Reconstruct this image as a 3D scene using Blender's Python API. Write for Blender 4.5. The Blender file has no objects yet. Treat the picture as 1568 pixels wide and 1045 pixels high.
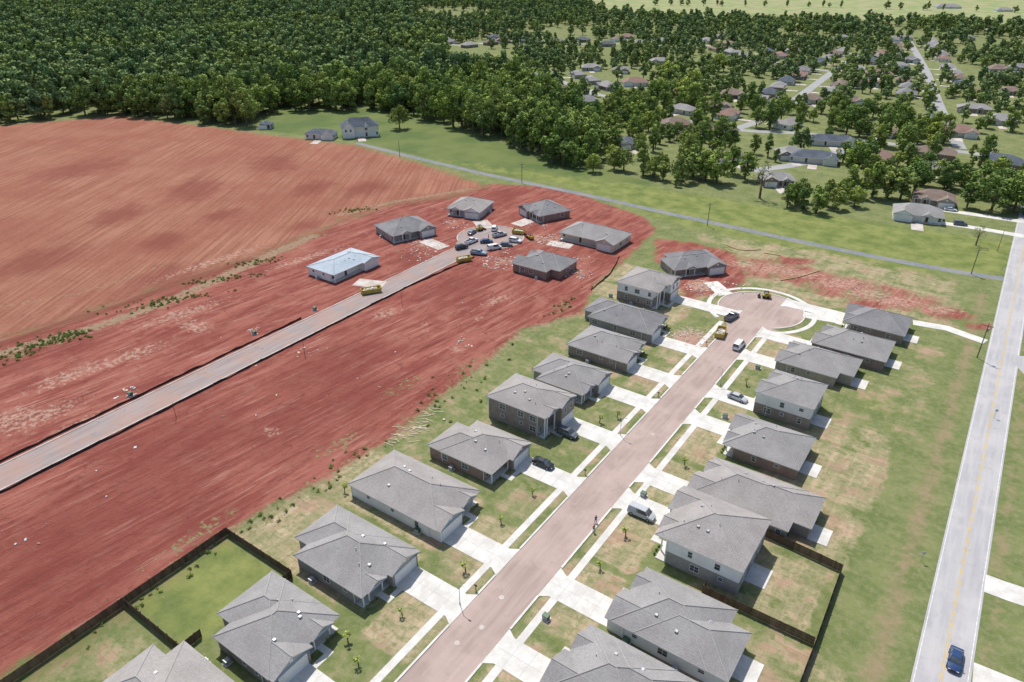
import bpy, math, random
import numpy as np
from mathutils import Vector
from mathutils import noise as mn
random.seed(7); np.random.seed(7)
S=bpy.context.scene
# ---------------------------------------------------------------- survey frame
# World: Y runs along the residential street, X across it, origin under the drone.
CAMH=93.0; F=1100.0; TH=math.atan(602.5/F); PH=math.radians(34.78)
st,ct,sp,cp=math.sin(TH),math.cos(TH),math.sin(PH),math.cos(PH)
def G(u,v,z=0.0):
    a=(u-784)/F; b=(v-522.5)/F
    t=(CAMH-z)/(st+b*ct); f=t*(ct-b*st); r=t*a
    return (-sp*f+cp*r, cp*f+sp*r)
# ---------------------------------------------------------------- materials
class NT:
    def __init__(s,name):
        s.m=bpy.data.materials.new(name); s.m.use_nodes=True; s.t=s.m.node_tree; s.t.nodes.clear()
        s.out=s.n('ShaderNodeOutputMaterial')
        s.pos=s.n('ShaderNodeNewGeometry').outputs['Position']
    def n(s,typ,ins=None,**pr):
        x=s.t.nodes.new(typ)
        for k,v in pr.items(): setattr(x,k,v)
        for k,v in (ins or {}).items():
            if isinstance(v,bpy.types.NodeSocket): s.t.links.new(v,x.inputs[k])
            else: x.inputs[k].default_value=v
        return x
    def ma(s,op,a,b=0.0,c=False):
        return s.n('ShaderNodeMath',{0:a,1:b},operation=op,use_clamp=c).outputs[0]
    def mix(s,f,a,b,bt='MIX'):
        a=(*a,1) if isinstance(a,tuple) and len(a)==3 else a
        b=(*b,1) if isinstance(b,tuple) and len(b)==3 else b
        return s.n('ShaderNodeMix',{0:f,6:a,7:b},data_type='RGBA',blend_type=bt).outputs[2]
    def noise(s,sc,det=5,vec=None,rough=0.6,stretch=None,dist=0.0):
        vec=vec or s.pos
        if stretch: vec=s.n('ShaderNodeVectorMath',{0:vec,1:stretch},operation='MULTIPLY').outputs[0]
        return s.n('ShaderNodeTexNoise',{'Vector':vec,'Scale':sc,'Detail':det,'Roughness':rough,'Distortion':dist}).outputs[0]
    def step(s,v,a,b,lo=0.0,hi=1.0):
        return s.n('ShaderNodeMapRange',{0:v,1:a,2:b,3:lo,4:hi},interpolation_type='SMOOTHSTEP').outputs[0]
    def fin(s,col,rough=0.9,bump=None,bs=0.3,bd=0.1,spec=0.3,metal=0.0):
        p=s.n('ShaderNodeBsdfPrincipled',{'Base Color':(*col,1) if isinstance(col,tuple) else col,'Roughness':rough,'Specular IOR Level':spec,'Metallic':metal})
        if bump is not None:
            bn=s.n('ShaderNodeBump',{'Height':bump,'Strength':bs,'Distance':bd}); s.t.links.new(bn.outputs[0],p.inputs['Normal'])
        s.t.links.new(p.outputs[0],s.out.inputs[0]); return s.m
def nmat(name,c1,c2,sc=1.0,rough=0.9,stretch=None,lo=.35,hi=.65,bump=0,spec=.3,fine=0.0,metal=0.0):
    t=NT(name); n=t.noise(sc,4,stretch=stretch); c=t.mix(t.step(n,lo,hi),c1,c2)
    if fine:
        n2=t.noise(sc*14,3); c=t.mix(t.ma('MULTIPLY',t.step(n2,.3,.7),fine),c,tuple(x*.55 for x in c1))
    return t.fin(c,rough,n if bump else None,bump,.1,spec,metal)
def brick(name,c1,c2,mortar):
    t=NT(name)
    sx=t.n('ShaderNodeSeparateXYZ',{0:t.pos})
    u=t.ma('ADD',sx.outputs[0],sx.outputs[1])
    v=t.n('ShaderNodeCombineXYZ',{0:u,1:sx.outputs[2]}).outputs[0]
    b=t.n('ShaderNodeTexBrick',{'Vector':v,'Color1':(*c1,1),'Color2':(*c2,1),'Mortar':(*mortar,1),'Scale':1.0,'Mortar Size':.012,'Brick Width':.24,'Row Height':.085})
    n=t.noise(.8,4); c=t.mix(t.step(n,.3,.7,0,.35),b.outputs[0],tuple(x*.6 for x in c1))
    return t.fin(c,.9)
def siding(name,c):
    t=NT(name); sx=t.n('ShaderNodeSeparateXYZ',{0:t.pos})
    fr=t.ma('FRACT',t.ma('MULTIPLY',sx.outputs[2],5.0))
    k=t.step(fr,.0,.16,.72,1.0)
    n=t.noise(.5,4); k=t.ma('MULTIPLY',k,t.step(n,.2,.8,.9,1.03))
    return t.fin(t.mix(1.0,c,t.n('ShaderNodeCombineColor',{0:k,1:k,2:k}).outputs[0],'MULTIPLY'),.6)
def shingle(name,c1,c2):
    t=NT(name); n=t.noise(.22,4); n2=t.noise(2.2,4,stretch=(1,1,4)); n3=t.noise(7,2)
    c=t.mix(t.step(n,.35,.65),c1,c2)
    c=t.mix(t.step(n2,.35,.65,0,.35),c,tuple(x*.62 for x in c1))
    c=t.mix(t.step(n3,.4,.7,0,.35),c,tuple(min(1,x*1.4) for x in c2))
    sx=t.n('ShaderNodeSeparateXYZ',{0:t.pos}); fr=t.ma('FRACT',t.ma('MULTIPLY',sx.outputs[2],6.5))
    c=t.mix(t.step(fr,0,.25,.22,0),c,(.05,.05,.05))
    return t.fin(c,.95,n3,.3,.03)
SH=[shingle('shingles_gray',(.25,.237,.23),(.31,.298,.29)),shingle('shingles_warm_gray',(.275,.252,.238),(.34,.315,.30)),shingle('shingles_charcoal',(.185,.18,.185),(.245,.24,.24))]
SHD=[SH[0],SH[2],shingle('shingles_brown',(.18,.13,.105),(.25,.19,.155)),shingle('shingles_slate',(.07,.085,.11),(.12,.14,.17)),shingle('shingles_rust',(.23,.14,.115),(.29,.185,.155))]
SHW=shingle('roof_underlayment',(.33,.39,.44),(.42,.48,.53))
BR=[brick('brick_taupe',(.24,.19,.16),(.31,.26,.22),(.38,.35,.32)),brick('brick_tan',(.35,.29,.23),(.42,.35,.28),(.45,.42,.38)),brick('brick_red_brown',(.23,.135,.11),(.30,.19,.15),(.38,.34,.30)),brick('brick_gray',(.27,.25,.235),(.35,.32,.30),(.42,.40,.38))]
SW=siding('siding_white',(.82,.82,.80)); SG=siding('siding_gray',(.44,.45,.45)); ST=siding('siding_tan',(.62,.54,.44)); SB=siding('siding_blue_gray',(.30,.35,.40))
TRIM=nmat('trim_white',(.74,.74,.72),(.80,.80,.79),.8,.5)
GDOOR=nmat('garage_door_paint',(.70,.69,.66),(.76,.75,.73),.6,.5)
DOORM=nmat('front_door_paint',(.09,.05,.035),(.13,.08,.05),2,.5)
GLASS=nmat('window_glass',(.03,.04,.05),(.07,.09,.11),.6,.08,spec=.8)
CONC=nmat('concrete_new',(.53,.51,.47),(.66,.64,.60),.35,.85,bump=.1,fine=.22)
CONCD=nmat('concrete_stained',(.42,.35,.30),(.56,.52,.48),.25,.88,fine=.25)
METAL=nmat('metal_gray',(.30,.31,.32),(.42,.43,.44),2,.45,metal=.3)
DARK=nmat('dark_plastic',(.02,.02,.022),(.04,.04,.042),2,.6)
WOODF=nmat('fence_wood_dark',(.085,.055,.038),(.15,.10,.07),1.5,.9,stretch=(1,1,.2),bump=.1)
WOODP=nmat('pole_wood',(.13,.10,.075),(.20,.16,.12),2,.9,stretch=(1,1,.15))
LUM=nmat('lumber_pale',(.50,.42,.29),(.62,.53,.38),1.5,.8)
YEL=nmat('machine_yellow',(.46,.33,.06),(.58,.43,.10),.8,.6,fine=.35)
WHP=nmat('white_plastic',(.56,.55,.54),(.70,.70,.69),2,.6)
BARK=nmat('bark',(.10,.075,.055),(.18,.14,.105),3,.95,stretch=(1,1,.3))
STRAW=nmat('straw_wattle_fibre',(.42,.30,.14),(.55,.42,.22),4,.95)
def asphalt(name,c1,c2,c3,str_=(1,.08,1)):
    t=NT(name); a=t.noise(.9,4,stretch=str_); b=t.noise(.12,5); f=t.noise(9,2)
    c=t.mix(t.step(a,.32,.68),c1,c2); c=t.mix(t.step(b,.42,.62,0,.6),c,c3); c=t.mix(t.step(f,.45,.65,0,.22),c,tuple(x*.5 for x in c1))
    p=t.noise(.35,3); c=t.mix(t.step(p,.62,.66,0,.22),c,tuple(x*.7 for x in c1))
    return t.fin(c,.93,f,.2,.02)
ASPH_S=asphalt('asphalt_street_dusty',(.31,.235,.205),(.39,.30,.265),(.45,.35,.305))
ASPH_D=asphalt('asphalt_street_muddy',(.25,.21,.20),(.33,.275,.26),(.37,.23,.18))
ASPH_R=asphalt('asphalt_road_weathered',(.35,.34,.345),(.42,.41,.41),(.47,.45,.44))
ASPH_L=asphalt('asphalt_lane',(.15,.165,.18),(.21,.22,.23),(.25,.245,.235),(1,1,1))
ASPH_N=asphalt('asphalt_neighborhood',(.27,.27,.275),(.34,.34,.34),(.36,.35,.33),(1,1,1))
PY=nmat('paint_yellow',(.55,.38,.08),(.42,.34,.20),1.2,.8); PW=nmat('paint_white',(.66,.66,.64),(.48,.47,.46),1.2,.8)
# ---------------------------------------------------------------- mesh helper
class M:
    def __init__(s): s.v=[]; s.f=[]; s.mi=[]
    def add(s,vs,fs,mi=0):
        o=len(s.v); s.v+= [tuple(p) for p in vs]; s.f+=[tuple(o+i for i in f) for f in fs]; s.mi+=[mi]*len(fs)
    def box(s,x0,x1,y0,y1,z0,z1,mi=0,rot=0,c=(0,0)):
        vs=[(x,y,z) for z in(z0,z1) for y in(y0,y1) for x in(x0,x1)]
        if rot:
            cr,sr=math.cos(rot),math.sin(rot); vs=[(c[0]+x*cr-y*sr,c[1]+x*sr+y*cr,z) for x,y,z in vs]
        elif c!=(0,0): vs=[(x+c[0],y+c[1],z) for x,y,z in vs]
        s.add(vs,[(0,2,3,1),(4,5,7,6),(0,1,5,4),(1,3,7,5),(3,2,6,7),(2,0,4,6)],mi)
    def cyl(s,p,q,r0,r1,n=8,mi=0,cap=True):
        p=Vector(p);q=Vector(q);d=(q-p).normalized(); a=d.orthogonal().normalized(); b=d.cross(a)
        vs=[]
        for c,r in((p,r0),(q,r1)):
            for i in range(n):
                t=2*math.pi*i/n; vs.append(c+a*math.cos(t)*r+b*math.sin(t)*r)
        fs=[(i,(i+1)%n,n+(i+1)%n,n+i) for i in range(n)]
        if cap: fs+=[tuple(range(n))[::-1],tuple(range(n,2*n))]
        s.add(vs,fs,mi)
    def obj(s,name,mats,parent=None,loc=(0,0,0),rz=0,smooth=False,coll=None):
        me=bpy.data.meshes.new(name); me.from_pydata(s.v,[],s.f)
        for m in (mats if isinstance(mats,(list,tuple)) else [mats]): me.materials.append(m)
        me.polygons.foreach_set('material_index',s.mi)
        if smooth: me.polygons.foreach_set('use_smooth',[True]*len(s.f))
        me.update()
        o=bpy.data.objects.new(name,me); (coll or S.collection).objects.link(o)
        o.location=loc; o.rotation_euler=(0,0,rz)
        if parent: o.parent=parent
        return o
def empty(name,x,y,rz=0,z=0):
    e=bpy.data.objects.new(name,None); S.collection.objects.link(e); e.location=(x,y,z); e.rotation_euler=(0,0,rz); e.empty_display_size=.5; return e
# ---------------------------------------------------------------- ground
def sdist(P,poly):
    x=P[:,0];y=P[:,1]; d=np.full(len(x),1e18); ins=np.zeros(len(x),bool); n=len(poly)
    for i in range(n):
        ax,ay=poly[i];bx,by=poly[(i+1)%n]; ex,ey=bx-ax,by-ay
        t=np.clip(((x-ax)*ex+(y-ay)*ey)/(ex*ex+ey*ey+1e-9),0,1)
        d=np.minimum(d,(x-ax-t*ex)**2+(y-ay-t*ey)**2)
        c=((ay>y)!=(by>y)); xi=ax+(y-ay)*ex/(ey if abs(ey)>1e-9 else 1e-9); ins^= c&(x<xi)
    d=np.sqrt(d); return np.where(ins,d,-d)
def ldist(P,pts):
    d=np.full(len(P),1e18)
    for (ax,ay),(bx,by) in zip(pts,pts[1:]):
        ex,ey=bx-ax,by-ay; t=np.clip(((P[:,0]-ax)*ex+(P[:,1]-ay)*ey)/(ex*ex+ey*ey+1e-9),0,1)
        d=np.minimum(d,(P[:,0]-ax-t*ex)**2+(P[:,1]-ay-t*ey)**2)
    return np.sqrt(d)
def PX(*pts): return [G(u,v) for u,v in pts]
def grow(a,far):
    a=list(a); s=2.0; x=a[-1]
    while x<far: s*=1.18; x+=s; a.append(x)
    s=2.0;x=a[0]
    while x>-far: s*=1.18; x-=s; a.insert(0,x)
    return np.array(a)
gx=grow(np.concatenate([np.arange(-560,-106,2.5),np.arange(-106,26,1.2)]),9000); gy=grow(np.concatenate([np.arange(-30,210,1.5),np.arange(211,500,2.5)]),9000)
XX,YY=np.meshgrid(gx,gy); P=np.stack([XX.ravel(),YY.ravel()],1)
masks={k:np.zeros(len(P)) for k in('dirt','field','dry','weed','pale','deep','lush','meadow','bare','crop','tan')}
def pm(k,poly,w=4.0,amt=1.0):
    masks[k]=np.maximum(masks[k],amt*np.clip(.5+sdist(P,poly)/(2*w),0,1))
def sub(k,poly,w=4.0,to=0.0):
    masks[k]=np.minimum(masks[k],1-(1-to)*np.clip(.5+sdist(P,poly)/(2*w),0,1))
def line(k,pts,w,amt): masks[k]=np.maximum(masks[k],amt*np.exp(-(ldist(P,pts)/w)**2))
def blob(k,u,v,rx,ry=None,amt=1.0,ang=0):
    cx,cy=G(u,v); ry=ry or rx; dx=P[:,0]-cx; dy=P[:,1]-cy
    c,s_=math.cos(ang),math.sin(ang); a=dx*c+dy*s_; b=-dx*s_+dy*c
    masks[k]=np.maximum(masks[k],amt*np.exp(-((a/rx)**2+(b/ry)**2)*.7))
R_=lambda x0,x1,y0,y1:[(x0,y0),(x1,y0),(x1,y1),(x0,y1)]
pm('field',PX((-500,225),(0,193),(180,178),(300,192),(410,207),(545,223),(640,250),(745,285),(690,300),(600,312),(520,338),(400,388),(250,440),(100,492),(0,518),(-500,680)),9)
pm('dirt',PX((-600,690),(0,500),(250,428),(400,376),(540,318),(700,284),(760,282),(860,288),(985,333),(1005,352),(965,390),(912,435),(890,480),(800,505),(745,555),(670,612),(590,680),(500,732),(350,815),(190,922),(0,1036),(-200,1160),(-900,1100)),4.5)
pm('dirt',PX((1000,365),(1060,370),(1130,388),(1150,425),(1125,450),(1040,460),(1030,425),(1000,400)),5,.85)
pm('dirt',PX((1110,385),(1200,392),(1300,418),(1400,440),(1470,465),(1460,492),(1380,485),(1300,468),(1230,455),(1190,435),(1120,430)),6,.54)
for u,v,r in((1180,412,13),(1290,435,15),(1250,428,12),(1372,462,12),(1330,466,10),(1450,480,11),(1215,400,9),(1500,500,6)): blob('dirt',u,v,r,r*.55,.68,.5)
for u,v,r in((1180,412,11),(1290,435,12),(1372,462,10),(1330,450,9),(1230,420,9),(1140,405,8),(1440,475,7)): blob('pale',u,v,r,r*.5,.62,.5)
for u,v,rx,ry,a in((470,395,20,3,1.4),(330,400,26,3,1.5),(280,480,16,4,1.4),(200,545,12,4,1.5),(110,575,12,4,1.5),(60,640,12,4,1.5),(120,650,9,2,1.5),(650,500,8,1.2,2.2),(730,490,6,1.0,1.9),(700,535,3,2,0),(415,660,3,2,0),(590,480,6,3,1.4),(300,500,7,4,0),(770,400,6,4,0),(650,375,7,4,0),(845,367,6,4,.5),(885,415,4,3,0),(760,460,8,3,1.4),(20,640,8,5,1),(820,365,5,5,0),(690,340,4,3,0)):
    blob('pale',u,v,rx,ry,.56,a)
for u,v,r in((1060,520,6),(1075,437,4)): blob('pale',u,v,r,r,.95); blob('dirt',u,v,r+1,r+1,.6)
for u,v,r in((470,345,6),(30,540,10),(120,520,6),(250,425,10),(180,330,10),(480,288,9),(60,400,12),(250,370,8),(500,570,14),(250,700,16),(150,800,14),(450,650,12),(700,440,10),(640,400,8),(340,330,7),(770,300,9),(300,790,8),(60,900,12),(100,860,18),(560,610,10),(420,250,14),(120,260,16),(300,290,14),(560,290,10)): blob('deep',u,v,r,r*1.6,.75,random.uniform(0,1))
wl_=PX((-200,600),(60,525),(150,500),(250,465),(340,425),(410,392),(480,362))
line('tan',wl_,3.2,.75); line('tan',PX((520,330),(600,310),(720,290)),2.2,.65); line('tan',PX((0,470),(120,450),(260,405)),2,.45)
line('deep',PX((-100,560),(60,508),(240,448),(390,395)),2.0,.9)
for u,v,rx,ry in((75,525,6,3),(110,512,4,2),(270,458,9,1.6),(335,428,9,1.6),(390,402,7,1.6),(230,470,7,1.6),(545,322,5,2),(450,385,7,1.2),(25,545,4,2.5),(490,360,5,1.6)): blob('weed',u,v,rx,ry,.60,.95)
for u,v,rx,ry in((720,560,12,4),(700,600,14,5),(640,640,9,5),(500,740,14,4),(860,470,8,4),(560,700,12,4),(800,540,10,5),(420,790,12,4),(250,890,14,4),(520,680,12,3),(620,590,10,3),(300,820,12,3)): blob('weed',u,v,rx,ry,.47,1.57)
line('tan',PX((190,925),(350,815),(500,735),(590,682),(670,615),(745,557),(800,508),(885,482)),2.5,.5)
pm('meadow',PX((405,165),(620,165),(830,240),(1000,280),(985,305),(760,268),(540,215),(400,200)),8)
pm('lush',PX((620,235),(760,255),(1000,285),(1200,318),(1568,372),(1568,440),(1540,425),(1380,420),(1150,372),(1000,335),(860,285),(740,262)),8,.8)
pm('lush',R_(-97,-81,31,50),1.0,.62); pm('lush',R_(-27,-4,86,104),3,.42)
lr=random.Random(12)
y=-22.0
while y<190:
    for x0,x1 in((-63,-52.3),(-43.5,-33)):
        pm('dry',R_(x0,x1,y+.6,y+16.8),.9,lr.choice([.38,.5,.6,.72,.85]))
    y+=17.4
y=50.0
while y<190:
    pm('dry',R_(-97,-64,y+.3,y+17),1.0,lr.choice([.48,.58,.68,.75])); y+=17.4
pm('dry',R_(-97,-62,-30,31),3,.5); sub('dry',R_(-101,-78,88,180),4,.42)
pm('dry',R_(-25,-3,104,122),1.2,.64); pm('dry',R_(-25,-3,122,141),1.2,.84); pm('dry',R_(-25,-3,141,152),1.2,.58); pm('dry',R_(-25,-5,86.6,104),1,.62); pm('dry',R_(-25,3,-20,86),2,.54); pm('dry',R_(-25,2,152,205),3,.42)
pm('bare',R_(2.5,6.5,-40,250),2.5,.62); pm('bare',R_(16,19.5,-40,300),1.5,.45)
pm('dry',PX((1010,345),(1250,380),(1480,430),(1480,520),(1240,470),(1120,440),(1100,380)),6,.6)
for u,v,r in((1150,582,4),(1040,690,4),(870,970,5),(770,1030,5),(1000,765,3),(620,890,3),(1340,620,10)): blob('lush',u,v,r,r,.5)
pm('crop',PX((900,22),(1430,30),(1568,42),(1900,45),(1900,-25),(900,-25)),20)
pm('crop',PX((1180,-12),(200,-14),(200,-40),(1500,-40)),20)
pm('lush',PX((690,88),(765,82),(800,110),(720,122)),6,.8)
me=bpy.data.meshes.new('ground'); nx,ny=len(gx),len(gy)
V=np.zeros((len(P),3)); V[:,:2]=P
idx=np.arange(nx*ny).reshape(ny,nx); Q=np.stack([idx[:-1,:-1],idx[:-1,1:],idx[1:,1:],idx[1:,:-1]],-1).reshape(-1,4)
me.from_pydata(V.tolist(),[],Q.tolist())
for k,a in masks.items():
    at=me.attributes.new(k,'FLOAT','POINT'); at.data.foreach_set('value',a.astype(np.float32))
go=bpy.data.objects.new('ground',me); S.collection.objects.link(go)
t=NT('ground_soil_and_grass')
A=lambda k:t.n('ShaderNodeAttribute',attribute_name=k).outputs['Fac']
n20=t.noise(.035,3); n5=t.noise(.16,6,rough=.65); n1=t.noise(.8,5,rough=.7); n02=t.noise(4.5,3,rough=.7)
rotv=t.n('ShaderNodeVectorRotate',{'Vector':t.pos,'Angle':.12},rotation_type='Z_AXIS').outputs[0]
trk=t.noise(1.0,4,vec=rotv,stretch=(.9,.05,1),rough=.65); trk2=t.noise(1.0,4,stretch=(.30,.05,1),rough=.7)
rotf=t.n('ShaderNodeVectorRotate',{'Vector':t.pos,'Angle':-.55},rotation_type='Z_AXIS').outputs[0]
plow=t.noise(1.0,5,vec=rotf,stretch=(.8,.015,1),rough=.8)
rill=t.noise(.22,5,rough=.75,dist=1.4)
def msk(k,amp=.5,w=.07,nz=None):
    nz=nz or n5
    v=t.ma('ADD',A(k),t.ma('MULTIPLY',t.ma('SUBTRACT',nz,.5),amp))
    v=t.ma('ADD',v,t.ma('MULTIPLY',t.ma('SUBTRACT',n1,.5),amp*.5))
    return t.step(v,.5-w,.5+w)
c=t.mix(t.step(n5,.35,.65),(.12,.155,.052),(.185,.205,.082))
c=t.mix(t.step(n1,.42,.7,0,.5),c,(.28,.25,.145))
c=t.mix(msk('meadow',.4,.15),c,t.mix(t.step(n20,.35,.65),(.095,.135,.045),(.145,.175,.06)))
c=t.mix(msk('lush',.8,.2),c,t.mix(t.step(n5,.3,.7),(.115,.155,.042),(.225,.24,.08)))
mow=t.noise(1.0,3,stretch=(.55,.05,1),rough=.6)
dryc=t.mix(t.step(mow,.38,.62),(.42,.335,.225),(.30,.265,.155)); dryc=t.mix(t.step(n1,.44,.66,0,.8),dryc,(.17,.195,.08)); dryc=t.mix(t.step(n5,.50,.64,0,.75),dryc,(.36,.235,.17)); dryc=t.mix(t.step(rill,.52,.64,0,.65),dryc,(.17,.20,.085))
sod=t.n('ShaderNodeTexBrick',{'Vector':t.pos,'Color1':(.76,.80,.72,1),'Color2':(1.15,1.12,1.12,1),'Mortar':(.74,.68,.58,1),'Scale':1.0,'Mortar Size':.07,'Brick Width':6.5,'Row Height':1.4}).outputs[0]
dryc=t.mix(.55,dryc,sod,'MULTIPLY')
c=t.mix(msk('dry',1.25,.15),c,dryc)
c=t.mix(msk('bare',1.0,.25),c,t.mix(n1,(.22,.16,.09),(.30,.24,.15)))
c=t.mix(msk('crop',.3,.1),c,t.mix(t.step(n20,.4,.6),(.22,.27,.11),(.31,.30,.16)))
fc=t.mix(t.step(plow,.40,.60),(.225,.092,.058),(.345,.162,.108)); fc=t.mix(t.step(n20,.38,.66,0,.7),fc,(.235,.082,.053)); fc=t.mix(t.step(n1,.4,.75,0,.3),fc,(.38,.20,.14)); fc=t.mix(t.step(rill,.56,.7,0,.45),fc,(.185,.064,.045))
c=t.mix(msk('field',.7,.2),c,fc)
dc=t.mix(t.step(trk2,.38,.62),(.205,.058,.045),(.30,.108,.081)); dc=t.mix(t.step(n5,.5,.72,0,.65),dc,(.34,.16,.118)); dc=t.mix(t.step(trk,.56,.66,0,.65),dc,(.39,.215,.165))
dc=t.mix(t.step(trk,.45,.34,0,.7),dc,(.14,.040,.033))
dc=t.mix(t.step(rill,.58,.66,0,.55),dc,(.14,.04,.031)); dc=t.mix(t.step(n1,.55,.8,0,.5),dc,(.18,.05,.038)); dc=t.mix(t.step(n02,.58,.72,0,.35),dc,(.40,.25,.19))
dirtm=msk('dirt',.75,.13); infield=msk('field',.9,.3,rill)
c=t.mix(t.ma('MULTIPLY',dirtm,t.ma('SUBTRACT',1.0,infield)),c,dc)
c=t.mix(t.ma('MULTIPLY',msk('deep',.7,.25),.6),c,(.17,.045,.035))
c=t.mix(t.ma('MULTIPLY',msk('pale',1.1,.18,n1),.65),c,t.mix(t.step(n1,.35,.65),(.37,.22,.16),(.47,.345,.27)))
c=t.mix(t.ma('MULTIPLY',msk('tan',1.3,.14,n1),.8),c,t.mix(n5,(.26,.19,.12),(.31,.26,.17)))
c=t.mix(msk('weed',1.1,.08,n1),c,t.mix(n1,(.13,.15,.06),(.27,.22,.12)))
h=t.ma('ADD',t.ma('MULTIPLY',n1,.6),t.ma('MULTIPLY',n02,.4)); h=t.ma('ADD',h,t.ma('MULTIPLY',t.ma('ADD',trk,rill),t.ma('MULTIPLY',A('dirt'),1.8))); h=t.ma('ADD',h,t.ma('MULTIPLY',plow,t.ma('MULTIPLY',A('field'),1.8)))
me.materials.append(t.fin(c,.97,h,.75,.35,.1))
# ---------------------------------------------------------------- roads
def strip(name,pts,w,mat,z,close=False,thick=0):
    m=M(); n=len(pts); L=[];Rr=[]
    for i,(x,y) in enumerate(pts):
        a=pts[max(i-1,0)]; b=pts[min(i+1,n-1)]; dx,dy=b[0]-a[0],b[1]-a[1]; l=math.hypot(dx,dy); nxn,nyn=-dy/l*w/2,dx/l*w/2
        L.append((x+nxn,y+nyn,z)); Rr.append((x-nxn,y-nyn,z))
    m.add(L+Rr,[(i,n+i,n+i+1,i+1) for i in range(n-1)])
    if thick:
        o=[(a[0],a[1],z-thick) for a in L+Rr]; m.add(L+Rr+o,[(i,i+1,2*n+i+1,2*n+i) for i in range(n-1)]+[(n+i+1,n+i,3*n+i,3*n+i+1) for i in range(n-1)]+[(0,2*n,3*n,n),(n-1,2*n-1,4*n-1,3*n-1)])
    return m.obj(name,mat)
def smoothp(pts,k=3):
    for _ in range(k):
        q=[pts[0]]
        for a,b in zip(pts,pts[1:]): q+=[(a[0]*.75+b[0]*.25,a[1]*.75+b[1]*.25),(a[0]*.25+b[0]*.75,a[1]*.25+b[1]*.75)]
        q.append(pts[-1]); pts=q
    return pts
def road_bulb(name,cx,y0,cy,hw,R,mat,z):
    m=M(); a0=math.asin(hw/R); pts=[(cx-hw,y0,z),(cx+hw,y0,z)]
    ya=cy-R-5; pts+=[(cx+hw,ya,z)]
    n=40
    for i in range(n+1):
        a=-math.pi/2+a0+.35+(2*math.pi-2*a0-.7)*i/n; pts.append((cx+math.cos(a)*R,cy+math.sin(a)*R,z))
    pts.append((cx-hw,ya,z)); m.add(pts,[tuple(range(len(pts)))]); m.obj(name,mat); return pts
SX=-48.0; HW=4.0; CY=197.0
road_bulb('residential_street',SX,-60,CY,HW,12,ASPH_S,.006)
road_bulb('muddy_street',-148.5,-80,200,HW,12,ASPH_D,.006)
strip('main_road',[(12.4,-200),(12.4,150),(12.4,400),(14,700)],7.2,ASPH_R,.008)
for dx in(-.16,.16): strip('centre_line_marking',[(12.4+dx,-200),(12.4+dx,400)],.12,PY,.013)
for dx in(-3.25,3.25): strip('edge_line_marking',[(12.4+dx,-200),(12.4+dx,400)],.12,PW,.013)
lane=smoothp(PX((545,219),(640,243),(760,271),(900,299),(1000,322),(1150,354),(1300,386),(1450,414),(1535,427)))
lane[-1]=(9.0,lane[-1][1]); strip('farm_lane',lane,3.6,ASPH_L,.007)
nb=[[(850,120),(880,135),(940,152),(990,143)],[(1120,200),(1185,178),(1235,140),(1275,110),(1320,82)],[(1020,180),(1080,190),(1120,200),(1250,205),(1330,217),(1440,228),(1568,246),(1750,270)],
    [(1430,340),(1500,350),(1568,362)],[(1445,322),(1500,330),(1568,340)],[(1275,110),(1200,100),(1120,75),(1050,66)],[(1470,228),(1440,170),(1420,110),(1390,60)],[(1150,262),(1240,250),(1330,217)],[(700,70),(800,60),(900,70),(1000,64)]]
NBW=[smoothp(PX(*q),2) for q in nb]
for i,q in enumerate(NBW): strip('neighborhood_street',q,4 if i in(3,4) else 6.5,CONC if i in (3,4) else ASPH_N,.005+.0045*i)
drv=[]
def kerb_run(x0,x1,ya,yb,gaps,name,mat,z):
    m=M(); y=ya
    for g0,g1 in sorted(gaps)+[(yb,yb)]:
        if g0-y>.3: m.box(x0,x1,y,min(g0,yb),-.02,z)
        y=max(y,g1)
    m.obj(name,mat)
# ---------------------------------------------------------------- houses
def hip(m,mt,x0,x1,y0,y1,z,pitch=.45,ov=.45,fas=.2,caps=True):
    x0-=ov;x1+=ov;y0-=ov;y1+=ov; w=x1-x0; d=y1-y0; s=min(w,d)/2; h=s*pitch
    e=[(x0,y0,z+fas),(x1,y0,z+fas),(x1,y1,z+fas),(x0,y1,z+fas)]
    if w>=d: r=[(x0+s,(y0+y1)/2,z+fas+h),(x1-s-1e-3,(y0+y1)/2,z+fas+h)]; f=[(0,1,5,4),(1,2,5),(2,3,4,5),(3,0,4)]; hp=[(0,0),(3,0),(1,1),(2,1)]
    else: r=[((x0+x1)/2,y0+s,z+fas+h),((x0+x1)/2,y1-s-1e-3,z+fas+h)]; f=[(0,1,4),(1,2,5,4),(2,3,5),(3,0,4,5)]; hp=[(0,0),(1,0),(2,1),(3,1)]
    m.add(e+r,f)
    if caps:
        for a,b in hp: m.cyl(e[a],r[b],.10,.10,5,1)
        if (Vector(r[0])-Vector(r[1])).length>.3: m.cyl(r[0],r[1],.11,.11,5,1)
    g=.03
    b=[(x0+g,y0+g,z),(x1-g,y0+g,z),(x1-g,y1-g,z),(x0+g,y1-g,z)]; tt=[(a,b_,z+fas) for a,b_ in((x0+g,y0+g),(x1-g,y0+g),(x1-g,y1-g),(x0+g,y1-g))]
    mt.add(b+tt,[(3,2,1,0)]+[(i,(i+1)%4,4+(i+1)%4,4+i) for i in range(4)])
    return z+fas+h
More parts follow.
